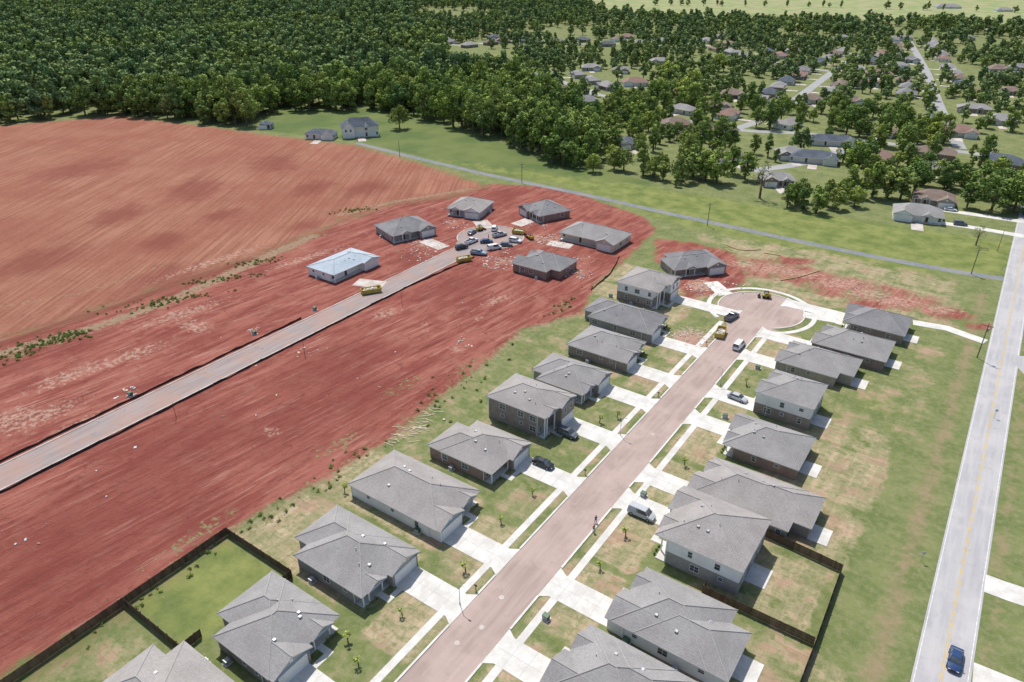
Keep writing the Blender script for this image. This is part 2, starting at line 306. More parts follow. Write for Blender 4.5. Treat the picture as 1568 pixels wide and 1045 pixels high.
def gable(m,mt,mw,x0,x1,y0,y1,z,pitch=.45,ov=.45,fas=.2,axis='x'):
    yy0,yy1=y0-ov,y1+ov; yc=(yy0+yy1)/2; h=(yy1-yy0)/2*pitch; X=x1+ov*.8
    m.add([(x0,yy0,z+fas),(X,yy0,z+fas),(X,yc,z+fas+h),(x0,yc,z+fas+h),(X,yy1,z+fas),(x0,yy1,z+fas)],[(0,1,2,3),(3,2,4,5)])
    m.cyl((x0,yc,z+fas+h),(X,yc,z+fas+h),.09,.09,5,1)
    k=.16
    mt.add([(X-.02,yy0+.02,z+fas-k),(X-.02,yy0+.02,z+fas-.01),(X-.02,yc,z+fas+h-.01),(X-.02,yc,z+fas+h-k-.06),(X-.02,yy1-.02,z+fas-.01),(X-.02,yy1-.02,z+fas-k)],[(0,3,2,1),(3,5,4,2)])
    mt.add([(x0,yy0+.03,z+.0),(X-.03,yy0+.03,z),(X-.03,yy1-.03,z),(x0,yy1-.03,z)],[(3,2,1,0)])
    mt.add([(x0,yy0+.03,z),(X-.03,yy0+.03,z),(X-.03,yy0+.03,z+fas-.01),(x0,yy0+.03,z+fas-.01)],[(0,1,2,3)])
    mt.add([(x0,yy1-.03,z),(X-.03,yy1-.03,z),(X-.03,yy1-.03,z+fas-.01),(x0,yy1-.03,z+fas-.01)],[(3,2,1,0)])
    mw.add([(x1,y0,z+.01),(x1,y1,z+.01),(x1,(y0+y1)/2,z+fas+h-.12)],[(0,1,2)])
    mw.add([(x1-.02,y0+.02,z+.0),(x1+.02,(y0+y1)/2-.3,z+.45),(x1+.02,(y0+y1)/2+.3,z+.45),(x1+.02,(y0+y1)/2+.3,z+1.0),(x1+.02,(y0+y1)/2-.3,z+1.0)],[(1,2,3,4)],1)
def window(g,tr,face,c,o,z,w,h):
    e=.07
    def bx(m,a0,a1,z0,z1,d0,d1):
        if face==0: m.box(c+d0,c+d1,a0,a1,z0,z1)
        if face==1: m.box(c-d1,c-d0,a0,a1,z0,z1)
        if face==2: m.box(a0,a1,c+d0,c+d1,z0,z1)
        if face==3: m.box(a0,a1,c-d1,c-d0,z0,z1)
    bx(g,o-w/2,o+w/2,z,z+h,-.02,.02)
    bx(tr,o-w/2-e,o-w/2,z-e,z+h+e,-.02,.06); bx(tr,o+w/2,o+w/2+e,z-e,z+h+e,-.02,.06)
    bx(tr,o-w/2,o+w/2,z-e,z,-.02,.08); bx(tr,o-w/2,o+w/2,z+h,z+h+e,-.02,.06)
    bx(tr,o-w/2,o+w/2,z+h*.5-.025,z+h*.5+.025,-.01,.035)
    if w>1.3: bx(tr,o-.025,o+.025,z,z+h,-.01,.036)
CAPM={}
def capmat(roof):
    if roof.name not in CAPM:
        CAPM[roof.name]=nmat(roof.name+'_ridge_cap',(.31,.295,.285),(.36,.345,.33),2)
    return CAPM[roof.name]
def house(name,cx,cy,D,W,rz,wall,roof,two=False,upper=None,gs=-1,detail=True,porchg=True,step=0,gablem=None,seed=0,door=DOORM,patio=False,pitch=.45):
    """local +x is the street front. D depth(x) W width(y)"""
    rn=random.Random(seed); e=empty(name,cx,cy,rz); eh=5.5 if two else 2.75
    wl,up,rf,tr,gl,gd,fd,vt,gb,cn=M(),M(),M(),M(),M(),M(),M(),M(),M(),M()
    wing=1.0; xf=D/2-wing; xb=-D/2; y0,y1=-W/2,W/2; rec=1.6
    Wg=min(6.4,W*.5)
    if gs>0: g0,g1=y1-.12-Wg,y1-.12
    else: g0,g1=y0+.12,y0+.12+Wg
    def body(m,z0,z1,gx=0):
        xa=xb+(3.2 if step else 0)
        m.box(xa,xf-rec+gx,y0-gx,y1+gx,z0,z1)
        if step:
            if gs*step>0: m.box(xb-gx,xa-gx+.01,y0-gx,y1-3+gx,z0,z1-.004)
            else: m.box(xb-gx,xa-gx+.01,y0+3-gx,y1+gx,z0,z1-.004)
        m.box(xf-rec+gx+.001,D/2+gx,g0-gx,g1+gx,z0,z1-.002)
    if two:
        body(wl,0,2.75); body(up,2.75,eh,.03)
    else: body(wl,0,eh)
    z=eh
    if step:
        hip(rf,tr,xb+3.2,xf,y0,y1,z,pitch,caps=detail)
        if gs*step>0: hip(rf,tr,xb,xf-4,y0+.05,y1-3,z+.004,pitch,caps=detail)
        else: hip(rf,tr,xb,xf-4,y0+3,y1-.05,z+.004,pitch,caps=detail)
    else: hip(rf,tr,xb,xf,y0,y1,z,pitch,caps=detail)
    gable(rf,tr,gb,xf-6,D/2,g0,g1,z-.012,pitch)
    ent=(y0+g0)/2 if gs>0 else (y1+g1)/2
    if porchg: gable(rf,tr,gb,xf-4,xf+.35,ent-1.7,ent+1.7,z-.02,pitch*1.15)
    gc=(g0+g1)/2; gd.box(D/2+.0,D/2+.05,gc-2.45,gc+2.45,.02,2.2)
    for i in range(1,4): tr.box(D/2+.05,D/2+.06,gc-2.45,gc+2.45,.02+i*.545-.012,.02+i*.545+.012)
    tr.box(D/2,D/2+.09,gc-2.6,gc-2.45,0,2.34); tr.box(D/2,D/2+.09,gc+2.45,gc+2.6,0,2.34); tr.box(D/2,D/2+.09,gc-2.45,gc+2.45,2.2,2.34)
    fx=xf-rec; fd.box(fx,fx+.06,ent-.5,ent+.5,.15,2.2); tr.box(fx,fx+.09,ent-.62,ent-.5,.15,2.3);tr.box(fx,fx+.09,ent+.5,ent+.62,.15,2.3)
    ya,yb=(y0,g0) if gs>0 else (g1,y1)
    cn.box(fx+.03,xf+.1,ya+.02,yb-.02,0,.14)
    for yy in (ya+.25,yb-.25) if not porchg else (ya+.25,ent-1.5,ent+1.5):
        tr.box(xf-.15,xf+.05,yy-.1,yy+.1,.14,eh)
    window(gl,tr,0,fx,ya+.9 if gs>0 else yb-.9,.8,1.0,1.4)
    if two:
        for yy in(gc-1.3,gc+1.3): window(gl,tr,0,D/2+.03,yy,3.5,1.0,1.3)
        window(gl,tr,0,fx+.03,ent,3.5,1.4,1.3)
    zs=[.95]+([3.55] if two else [])
    for k,zz in enumerate(zs):
        off=.03 if k else 0
        for f,c_ in((3,y0-off),(2,y1+off)):
            base=[-D*.28+rn.uniform(-.6,.6),D*.02+rn.uniform(-1,1)]+([D*.25] if rn.random()<.6 else [])
            if step and ((f==2)==(gs*step>0)): base=[b for b in base if b>xb+4.2]
            for o in base:
                w=rn.choice([.75,.9,1.5]); hh=rn.choice([.7,1.25]) if w<1 else 1.25
                window(gl,tr,f,c_,o,zz+(1.25-hh),w,hh)
        if not step:
            for o in(-W*.3,0.1 if k else -W*.05,W*.28): window(gl,tr,1,xb-off,o,zz,1.5 if o>0 else .95,1.25)
        else:
            for o in((-W*.32,-W*.1) if gs*step>0 else (W*.1,W*.32)): window(gl,tr,1,xb-off,o,zz,1.5,1.25)
    if not step: gl.box(xb-.03,xb+.01,W*.05,W*.05+1.7,.12,2.15); tr.box(xb-.06,xb-.03,W*.05-.08,W*.05,.1,2.25);tr.box(xb-.06,xb-.03,W*.05+1.7,W*.05+1.78,.1,2.25)
    def roofz(x,y):
        return z+.2+pitch*min(x-(xb+(3.2 if step else 0)-.45),xf+.45-x,y-y0+.45,y1+.45-y)
    if detail:
        for i in range(rn.randint(4,6)):
            x=rn.uniform(xb+4.5,xf-2); y=rn.choice([-1,1])*rn.uniform(.6,W*.33); zr=roofz(x,y)
            if i%2: vt.cyl((x,y,zr-.1),(x,y,zr+.45),.07,.07,6)
            else: vt.box(x-.22,x+.22,y-.22,y+.22,zr-.15,zr+.2)
        for x,y in((xb+.1+(3.2 if step else 0),y0-.07),(fx-.2,y0-.07),(fx-.2,y1+.07)): tr.box(x-.05,x+.05,y-.05,y+.05,.1,eh-.05)
        s=-1 if rn.random()<.6 else 1; ax=-D*.12; ay=s*(W/2+.9)
        vt.box(ax-.42,ax+.42,ay-.42,ay+.42,.0,.82); cn.box(ax-.6,ax+.6,ay-.6,ay+.6,-.01,.06); vt.cyl((ax,ay,.82),(ax,ay,.87),.33,.33,12)
    if patio:
        cn.box(xb-3.4,xb-.01,-W*.05-1,W*.05+2.4,-.01,.09)
    wl.obj('walls',wall,e)
    if two: up.obj('upper_siding',upper or SW,e)
    rf.obj('roof',[roof,capmat(roof)],e); tr.obj('trim',TRIM,e); gl.obj('windows',GLASS,e); gd.obj('garage_door',GDOOR,e); fd.obj('front_door',door,e)
    gb.obj('gable_ends',[gablem or wall,TRIM],e); cn.obj('porch_slab',CONC,e)
    if detail: vt.obj('roof_vents_and_ac_unit',METAL,e)
    return e
HR=[]
def rowhouse(Lp,Rp,left,two=False,name=None,**k):
    z=5.6 if two else 2.9
    ax,ay=G(*Lp,z); bx,by=G(*Rp,z)
    x0,x1=ax+.4,bx-.35; y0,y1=ay+.42,by-.42
    D=x1-x0; W=y1-y0; cx,cy=(x0+x1)/2,(y0+y1)/2
    if not two and W<12.2: W=12.2
    if two and W<10.5: W=10.5
    rz=0 if left else math.pi
    house(name,cx,cy,D,W,rz,two=two,**k); HR.append((cx,cy,max(D,W)*.6))
    gs=k.get('gs',-1); Wg=min(6.4,W*.5); gcl=gs*(W/2-.12-Wg/2)
    gy=cy+(gcl if left else -gcl)
    xs=(x1+.02,SX-HW-.05) if left else (SX+HW+.05,x0-.02)
    m=M(); hw=2.7
    if left: pts=[(xs[0],gy-hw),(xs[1]-1.6,gy-hw),(xs[1],gy-hw-1.0),(xs[1],gy+hw+1.0),(xs[1]-1.6,gy+hw),(xs[0],gy+hw)]
    else: pts=[(xs[1],gy+hw),(xs[0]+1.6,gy+hw),(xs[0],gy+hw+1.0),(xs[0],gy-hw-1.0),(xs[0]+1.6,gy-hw),(xs[1],gy-hw)]
    n=len(pts); vs=[(x,y,.045) for x,y in pts]+[(x,y,-.02) for x,y in pts]
    m.add(vs,[tuple(range(n))]+[(i,n+i,n+(i+1)%n,(i+1)%n) for i in range(n)]); m.obj('driveway',CONC)
    m=M(); xa,xb_=sorted((xs[0],xs[1]))
    k_=1
    while xa+k_*3<xb_-1.7: m.box(xa+k_*3-.03,xa+k_*3+.03,gy-hw+.02,gy+hw-.02,.04,.049); k_+=1
    m.box(xa+.3,xb_-1.8,gy-.03,gy+.03,.04,.0485); m.obj('driveway_joints',ASPH_R)
    ent=cy-(1 if gy>cy else -1)*W*.2; s=1 if left else -1; fx=(x1 if left else x0)
    m=M(); a,b=sorted((fx-s*1.0,fx+s*1.6)); m.box(a,b,ent-.55,ent+.55,-.02,.03); a2,b2=sorted((fx+s*.6,fx+s*1.6))
    if gy>cy: m.box(a2,b2,ent+.551,gy-hw-.002,-.02,.03)
    else: m.box(a2,b2,gy+hw+.002,ent-.551,-.02,.03)
    m.obj('entry_walk',CONC)
    drv.append((-1 if left else 1,gy-hw-1.0,gy+hw+1.0)); return cx,cy,D,W,gy
rows=[]
A_=rows.append
A_(rowhouse((135,1062),(372,1062),True,name='brick_house',wall=BR[0],roof=SH[1],gs=-1,step=-1,seed=1))
A_(rowhouse((306,960),(527,947),True,name='brick_house',wall=BR[0],roof=SH[0],gs=-1,seed=2,step=1,gablem=SG))
A_(rowhouse((434,836),(641,847),True,name='brick_house',wall=BR[3],roof=SH[0],gs=1,seed=3,step=-1,gablem=ST))
A_(rowhouse((533,741),(741,755),True,name='white_siding_house',wall=SW,roof=SH[1],gs=-1,seed=4,gablem=SG))
A_(rowhouse((655,681),(814,680),True,name='brick_house',wall=BR[2],roof=SH[1],gs=1,seed=5,step=1,porchg=False))
A_(rowhouse((744,607),(884,606),True,name='two_storey_brick_house',two=True,wall=BR[0],upper=BR[0],roof=SH[1],gs=1,seed=6,gablem=BR[0],pitch=.4))
A_(rowhouse((805,573),(937,572),True,name='brick_house',wall=BR[3],roof=SH[0],gs=1,seed=7,step=-1))
A_(rowhouse((873,523),(990,530),True,name='brick_house',wall=BR[0],roof=SH[0],gs=-1,seed=8))
A_(rowhouse((888,478),(1027,488),True,name='brick_house',wall=BR[3],roof=SH[2],gs=-1,seed=9,step=1))
A_(rowhouse((943,432),(1044,425),True,name='two_storey_siding_house',two=True,wall=BR[0],upper=SW,roof=SH[1],gs=1,seed=10,pitch=.4))
A_(rowhouse((833,1035),(1062,1058),False,name='brick_house',wall=BR[3],roof=SH[0],gs=1,seed=11,step=1))
A_(rowhouse((925,945),(1160,950),False,name='white_siding_house',wall=SW,roof=SH[0],gs=1,seed=12,step=-1,patio=True))
A_(rowhouse((995,815),(1181,797),False,name='two_storey_siding_house',two=True,wall=BR[3],upper=SW,roof=SH[1],gs=-1,seed=13,pitch=.4,patio=True))
A_(rowhouse((1052,746),(1262,768),False,name='brick_house',wall=BR[0],roof=SH[1],gs=1,seed=14,step=1,patio=True))
A_(rowhouse((1103,672),(1247,676),False,name='brick_house',wall=BR[2],roof=SH[0],gs=-1,seed=15,patio=True))
A_(rowhouse((1155,600),(1268,590),False,name='two_storey_siding_house',two=True,wall=BR[0],upper=SW,roof=SH[0],gs=1,seed=16,pitch=.4,patio=True))
A_(rowhouse((1190,546),(1318,557),False,name='brick_house',wall=BR[1],roof=SH[0],gs=1,seed=17,step=1,patio=True))
A_(rowhouse((1247,515),(1367,533),False,name='brick_house',wall=BR[2],roof=SH[0],gs=1,seed=18,patio=True))
A_(rowhouse((1288,486),(1396,492),False,name='brick_house',wall=BR[0],roof=SH[2],gs=-1,seed=19,patio=True))
def fh(u,v,D,W,deg,name='brick_house',**k):
    x,y=G(u,v); house(name,x,y,D,W,math.radians(deg),**k); HR.append((x,y,max(D,W)*.62))
fh(528,413,13,19,0,name='unfinished_white_house',wall=SW,roof=SHW,seed=21,gs=1,porchg=False,pitch=.28)
fh(622,358,15,17,-20,wall=BR[3],roof=SH[2],seed=22,gs=1)
fh(720,325,15,14,-75,name='unfinished_gray_house',wall=SG,roof=SH[1],seed=23,gs=1,gablem=SW)
fh(833,330,15,14,-115,wall=BR[2],roof=SH[2],seed=24,gs=-1)
fh(910,369,14,22,-90,name='tan_siding_house',wall=ST,roof=SH[0],seed=25,gs=1,gablem=ST,porchg=False)
fh(834,413,16,14,180,wall=BR[2],roof=SH[2],seed=26,gs=1,step=1)
fh(1057,411,14,18,-40,wall=BR[0],roof=SH[2],seed=27,gs=1,step=-1)
def pad(name,pts,w,mat=CONC,z=.04): strip(name,pts,w,mat,z,thick=.06)
for a,b,w in(((545,432),(588,437),5.5),((735,338),(745,350),6),((812,337),(790,345),5.5),((650,368),(680,380),5.5),((875,378),(840,372),5)): pad('driveway',PX(a,b),w,CONCD)
pad('driveway',PX((1088,432),(1112,452)),5); pad('driveway',PX((1230,482),(1290,492)),4)
pad('driveway',PX((1398,494),(1450,503),(1509,524)),3.4)
pad('driveway',PX((1508,893),(1540,905),(1600,925)),4.5); pad('driveway',PX((1490,1030),(1600,1075)),4)
strip('gravel_driveway',PX((1556,545),(1600,590)),5,ASPH_R,.02)
for sd in(-1,1):
    gaps=[(a,b) for s_,a,b in drv if s_==sd]
    xa,xb=(SX-HW-.35,SX-HW) if sd<0 else (SX+HW,SX+HW+.35)
    kerb_run(xa,xb,-60,CY-17,gaps,'kerb',CONC,.13)
    gg=[(a+1,b-1) for a,b in gaps]
    xa,xb=(SX-HW-3.3,SX-HW-2.0) if sd<0 else (SX+HW+2.0,SX+HW+3.3)
    kerb_run(xa,xb,-60,CY-14,gg,'sidewalk',CONC,.035)
def ring(name,cx,cy,r,w,a0,a1,mat,z,th,n=48):
    m=M()
    for i in range(n):
        t0=a0+(a1-a0)*i/n; t1=a0+(a1-a0)*(i+1)/n
        q=[(cx+math.cos(t)*rr,cy+math.sin(t)*rr) for t,rr in((t0,r),(t0,r+w),(t1,r+w),(t1,r))]
        m.add([(x,y,z) for x,y in q]+[(x,y,z-th) for x,y in q],[(0,1,2,3),(1,5,6,2),(0,3,7,4)])
    m.obj(name,mat)
ring('kerb',SX,CY,12.0,.35,-1.0,4.1,CONC,.13,.15); ring('sidewalk',SX,CY,14.2,1.3,-1.0,4.1,CONC,.035,.06)
ring('kerb',-148.5,200,12.0,.35,-1.0,4.1,CONCD,.13,.15)
for x0 in(-148.5-HW-.35,-148.5+HW): kerb_run(x0,x0+.35,-80,183,[],'kerb',CONCD,.12)
m=M()
for u,v in((738,961),(768,915),(700,985),(1000,665)):
    x,y=G(u,v); m.cyl((x,y,.005),(x,y,.02),.45,.45,16)
m.obj('manhole_covers',CONCD)
# ---------------------------------------------------------------- wooden fences
def fence(pts,h=1.8):
    m=M(); rn=random.Random(len(pts)*13+int(pts[0][1]))
    for (ax,ay),(bx,by) in zip(pts,pts[1:]):
        L=math.hypot(bx-ax,by-ay); r=math.atan2(by-ay,bx-ax); n=int(L/.15)
        for i in range(n):
            s=i*L/n; hh=h+rn.uniform(-.03,.03)
            m.box(s+.005,s+L/n-.008,-.012,.012+rn.uniform(0,.006),.04,hh,0,r,(ax,ay))
        for zz in(.35,.95,1.55): m.box(0,L,.02,.06,zz,zz+.09,0,r,(ax,ay))
        for i in range(int(L/2.4)+1):
            s=min(i*2.4,L-.1); m.box(s,s+.1,.062,.16,0,h+.05,0,r,(ax,ay))
    m.obj('wooden_fence',WOODF)
fence([(-97.5,-25),(-97.5,30.7),(-97.5,50.3),(-80,50.3),(-80,47.5)])
fence([(-97.4,31),(-82,31),(-82,34.5)])
fence([G(1172,822),(-4.5,104.2),(-4.2,86.3),(-4.2,60)])
fence([(-4.3,86.5),(-22,86.5),(-22,88)])
def silt(pts):
    m=M(); rn=random.Random(3)
    P_=[]
    for (ax,ay),(bx,by) in zip(pts,pts[1:]):
        L=math.hypot(bx-ax,by-ay); k=int(L/2)
        for i in range(k): P_.append((ax+(bx-ax)*i/k+rn.uniform(-.18,.18),ay+(by-ay)*i/k+rn.uniform(-.1,.1),.55+rn.uniform(-.2,.12)))
    N=len(P_); vs=[(x,y,0) for x,y,z in P_]+[(x,y,z) for x,y,z in P_]
    m.add(vs,[(i,i+1,N+i+1,N+i) for i in range(N-1)])
    m.add([(x+.03,y,z) for x,y,z in vs],[(i+1,i,N+i,N+i+1) for i in range(N-1)])
    for x,y,z in P_: m.box(x-.03,x+.03,y-.03,y+.03,0,z+.15,1)
    m.obj('silt_fence',[DARK,WOODP])
silt([(-148.5+HW+1.1,-70),(-148.5+HW+1.2,60),(-148.5+HW+1.0,150),(-141,183)])
silt([(-148.5-HW-1.2,-70),(-148.5-HW-1.3,118)])
silt([G(905,445),G(935,420),G(950,390)])
# ---------------------------------------------------------------- trees
def foliage(name,cols,patch=True):
    t=NT(name); oi=t.n('ShaderNodeObjectInfo').outputs['Random']
    r=t.n('ShaderNodeValToRGB',{0:oi}); cr=r.color_ramp
    while len(cr.elements)<len(cols): cr.elements.new(.5)
    for i,cc in enumerate(cols): cr.elements[i].position=i/(len(cols)-1); cr.elements[i].color=(*cc,1)
    col=r.outputs[0]
    if patch:
        n=t.noise(.012,2); col=t.mix(t.step(n,.46,.62,0,.6),col,(.235,.285,.085)); n2=t.noise(.02,2,stretch=(1,1.3,1)); col=t.mix(t.step(n2,.55,.7,0,.45),col,(.085,.14,.065))
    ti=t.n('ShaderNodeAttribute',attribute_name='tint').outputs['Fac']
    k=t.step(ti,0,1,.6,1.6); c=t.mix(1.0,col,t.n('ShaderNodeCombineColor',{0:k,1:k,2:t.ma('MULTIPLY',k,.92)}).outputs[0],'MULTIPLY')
    d=t.n('ShaderNodeBsdfDiffuse',{'Color':c}); t.t.links.new(d.outputs[0],t.out.inputs[0]); return t.m
FO=foliage('foliage_deciduous',[(.12,.185,.06),(.16,.23,.065),(.22,.285,.075),(.14,.205,.062),(.24,.28,.085),(.10,.165,.062)])
FD=foliage('foliage_distant_hazed',[(.13,.19,.09),(.17,.23,.10),(.21,.26,.105),(.135,.195,.095)])  # paler, bluer greens: aerial haze painted into the leaf colour of far crowns
FY=foliage('foliage_yellow_green',[(.27,.33,.08),(.31,.36,.10)],False)
FB=foliage('foliage_sparse_brown',[(.22,.23,.13),(.24,.24,.14)],False)
def tree_mesh(name,h,r,th,nc,nl,ls,mat,seed,zs=.8,rc=(.2,.34),shape='round'):
    rn=np.random.RandomState(seed)
    m=M(); bend=rn.uniform(-.4,.4,2)*min(1,h/8); rt=h*.022+.02
    top=(bend[0],bend[1],h*.7); mid=(bend[0]*.4,bend[1]*.4,h*.35)
    m.cyl((0,0,-.1),mid,rt*1.3,rt,7,0,False); m.cyl(mid,top,rt,rt*.3,7,0,False)
    cz=th+(h-th)*.5; hz=(h-th)*.5
    cs=[]
    while len(cs)<nc:
        d=rn.normal(size=3); d/=np.linalg.norm(d); q=rn.uniform(.25,.86)**.6
        p=d*q*np.array([r,r,hz])
        wz=1-.35*max(0,p[2]/hz) if shape=='round' else max(.25,1-.75*(p[2]/hz+1)/2)
        p[:2]*=wz; cs.append((p+np.array([bend[0],bend[1],cz]),r*rn.uniform(*rc)*(1.1 if q<.5 else 1)))
    for i in range(min(9,nc)):
        c_,_r=cs[i]; z0=rn.uniform(.3,.65)*h; m.cyl((bend[0]*z0/h,bend[1]*z0/h,z0*.9),tuple(c_),rt*.45,rt*.12,5,0,False)
    V_=list(m.v);F_=list(m.f);mi=[0]*len(F_);tint=[.5]*len(V_)
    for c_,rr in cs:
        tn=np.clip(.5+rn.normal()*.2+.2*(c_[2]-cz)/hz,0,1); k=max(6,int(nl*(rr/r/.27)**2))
        d=rn.normal(size=(k,3)); d[:,2]+=.35; d/=np.linalg.norm(d,axis=1)[:,None]
        pos=c_+d*(rr*rn.uniform(.6,1.12,(k,1)))*np.array([1,1,zs])
        nn=d+rn.normal(size=(k,3))*.32; nn/=np.linalg.norm(nn,axis=1)[:,None]
        a=np.cross(nn,rn.normal(size=(k,3))); a/=np.linalg.norm(a,axis=1)[:,None]; b=np.cross(nn,a)
        s=ls*rn.uniform(.55,1.25,(k,1))
        for i in range(k):
            o=len(V_); q=[pos[i]+a[i]*s[i]*.62, pos[i]+b[i]*s[i]*.42+nn[i]*s[i]*.12, pos[i]-a[i]*s[i]*.5, pos[i]-b[i]*s[i]*.5]
            V_+= [tuple(x) for x in q]; F_.append((o,o+1,o+2,o+3)); mi.append(1)
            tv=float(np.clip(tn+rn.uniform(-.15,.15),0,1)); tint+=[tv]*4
    me=bpy.data.meshes.new(name); me.from_pydata(V_,[],F_); me.materials.append(BARK); me.materials.append(mat)
    me.polygons.foreach_set('material_index',mi); at=me.attributes.new('tint','FLOAT','POINT'); at.data.foreach_set('value',tint); me.update(); return me
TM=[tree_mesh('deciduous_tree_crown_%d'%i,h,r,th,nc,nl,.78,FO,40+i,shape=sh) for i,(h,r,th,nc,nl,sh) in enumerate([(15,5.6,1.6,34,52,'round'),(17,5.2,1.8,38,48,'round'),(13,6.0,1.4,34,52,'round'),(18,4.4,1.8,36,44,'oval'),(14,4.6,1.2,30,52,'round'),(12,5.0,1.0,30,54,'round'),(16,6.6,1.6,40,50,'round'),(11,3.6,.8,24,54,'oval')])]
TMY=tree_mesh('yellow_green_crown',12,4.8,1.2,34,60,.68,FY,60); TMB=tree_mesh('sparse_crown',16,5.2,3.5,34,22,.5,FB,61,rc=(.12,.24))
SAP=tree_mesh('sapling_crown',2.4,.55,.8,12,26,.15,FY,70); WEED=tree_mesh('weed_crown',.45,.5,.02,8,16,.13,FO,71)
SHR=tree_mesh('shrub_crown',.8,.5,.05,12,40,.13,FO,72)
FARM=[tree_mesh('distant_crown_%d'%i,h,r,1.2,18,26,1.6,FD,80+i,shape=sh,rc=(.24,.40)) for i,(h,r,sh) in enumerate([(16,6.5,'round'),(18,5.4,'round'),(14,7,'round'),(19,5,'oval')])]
def gcoll(name,meshes):
    c=bpy.data.collections.new(name)
    for i,mm in enumerate(meshes):
        o=bpy.data.objects.new('%s_%d'%(name,i),mm); c.objects.link(o)
    return c
def scatter(name,pts,scl,coll,nvar,seed=0):
    rn=np.random.RandomState(seed); me=bpy.data.meshes.new(name); me.from_pydata([(x,y,0) for x,y in pts],[],[]); n=len(pts)
    for k,tp,v in(('scl','FLOAT',np.array(scl,np.float32)),('rotz','FLOAT',rn.uniform(0,6.28,n).astype(np.float32)),('idx','INT',rn.randint(0,nvar,n).astype(np.int32))):
        at=me.attributes.new(k,tp,'POINT'); at.data.foreach_set('value',v)
    o=bpy.data.objects.new(name,me); S.collection.objects.link(o)
    ng=bpy.data.node_groups.new(name+'_nodes','GeometryNodeTree')
    ng.interface.new_socket('Geometry',in_out='INPUT',socket_type='NodeSocketGeometry'); ng.interface.new_socket('Geometry',in_out='OUTPUT',socket_type='NodeSocketGeometry')
    N=ng.nodes.new; L=ng.links.new
    gi=N('NodeGroupInput'); gout=N('NodeGroupOutput'); ip=N('GeometryNodeInstanceOnPoints'); ci=N('GeometryNodeCollectionInfo')
    ci.inputs['Collection'].default_value=coll; ci.inputs['Separate Children'].default_value=True; ci.inputs['Reset Children'].default_value=True
    def na(k,tp):
        x=N('GeometryNodeInputNamedAttribute'); x.data_type=tp; x.inputs['Name'].default_value=k; return x.outputs['Attribute']
    ip.inputs['Pick Instance'].default_value=True
    cx=N('ShaderNodeCombineXYZ'); L(na('rotz','FLOAT'),cx.inputs[2]); er=N('FunctionNodeEulerToRotation'); L(cx.outputs[0],er.inputs[0])
    L(gi.outputs[0],ip.inputs['Points']); L(ci.outputs[0],ip.inputs['Instance']); L(na('idx','INT'),ip.inputs['Instance Index']); L(er.outputs[0],ip.inputs['Rotation']); L(na('scl','FLOAT'),ip.inputs['Scale']); L(ip.outputs[0],gout.inputs[0])
    md=o.modifiers.new('scatter','NODES'); md.node_group=ng; return o
NT_=[]
def tree(u,v,h,mesh=None,name='deciduous_tree'):
    x,y=G(u,v); mm=mesh or random.choice(TM); o=bpy.data.objects.new(name,mm); S.collection.objects.link(o)
    hh=max(z.co.z for z in mm.vertices); s=h/hh; w=s*random.uniform(1.0,1.25); o.scale=(w,w,s); o.location=(x,y,0); o.rotation_euler=(0,0,random.uniform(0,6))
    if h>5: NT_.append((x,y,3.0))
tree(612,198,14,TM[2])
for u,v,h in((845,250,15),(862,254,12),(878,257,13),(940,260,11),(955,262,11),(985,268,13),(1000,272,10),(1015,276,9),(1035,286,7),(1045,268,13),(1062,270,15),(1080,276,14),(1097,280,16),(1120,266,14),(1140,275,13),(1205,318,10),(1228,322,10),(1250,326,11),(1278,320,9),(1300,302,14),(1318,304,13),(1335,302,16),(1358,304,14),(1378,306,14),(1398,298,15),(1330,280,14),(1450,288,13),(1480,318,11),(1500,300,14),(1518,322,15),(1535,312,15),(1552,324,16),(1568,330,15),(1590,326,14),(1330,262,13),(1290,250,11),(940,230,14),(1000,232,14),(975,190,14),(1220,205,12),(1390,255,12)): tree(u,v,h)
for u,v,h in((908,264,9),(1048,160,18),(1020,130,18),(920,210,9),(1100,110,15),(1060,140,15),(1010,150,14)): tree(u,v,h,TMY,'yellow_green_tree')
tree(1163,304,17,TMB,'sparse_leafed_tree'); tree(1494,376,8,TMB,'sparse_leafed_tree')
for u,v in((616,942),(549,1018),(533,985),(815,757),(767,800),(713,875),(919,872),(958,822),(528,755),(770,670),(918,648),(1048,712),(1143,590),(945,640)): tree(u,v,random.uniform(1.6,2.2),SAP,'young_tree')
for cx,cy,D,W,gy in rows:
    s=1 if cx<SX else -1
    for i in range(3):
        o=bpy.data.objects.new('shrub',SHR); S.collection.objects.link(o); o.location=(cx+s*(D/2-.5),cy-(1 if gy>cy else -1)*(W*.30+i*.95),0); o.scale=(.8,.8,random.uniform(.6,.9)); o.rotation_euler=(0,0,i)
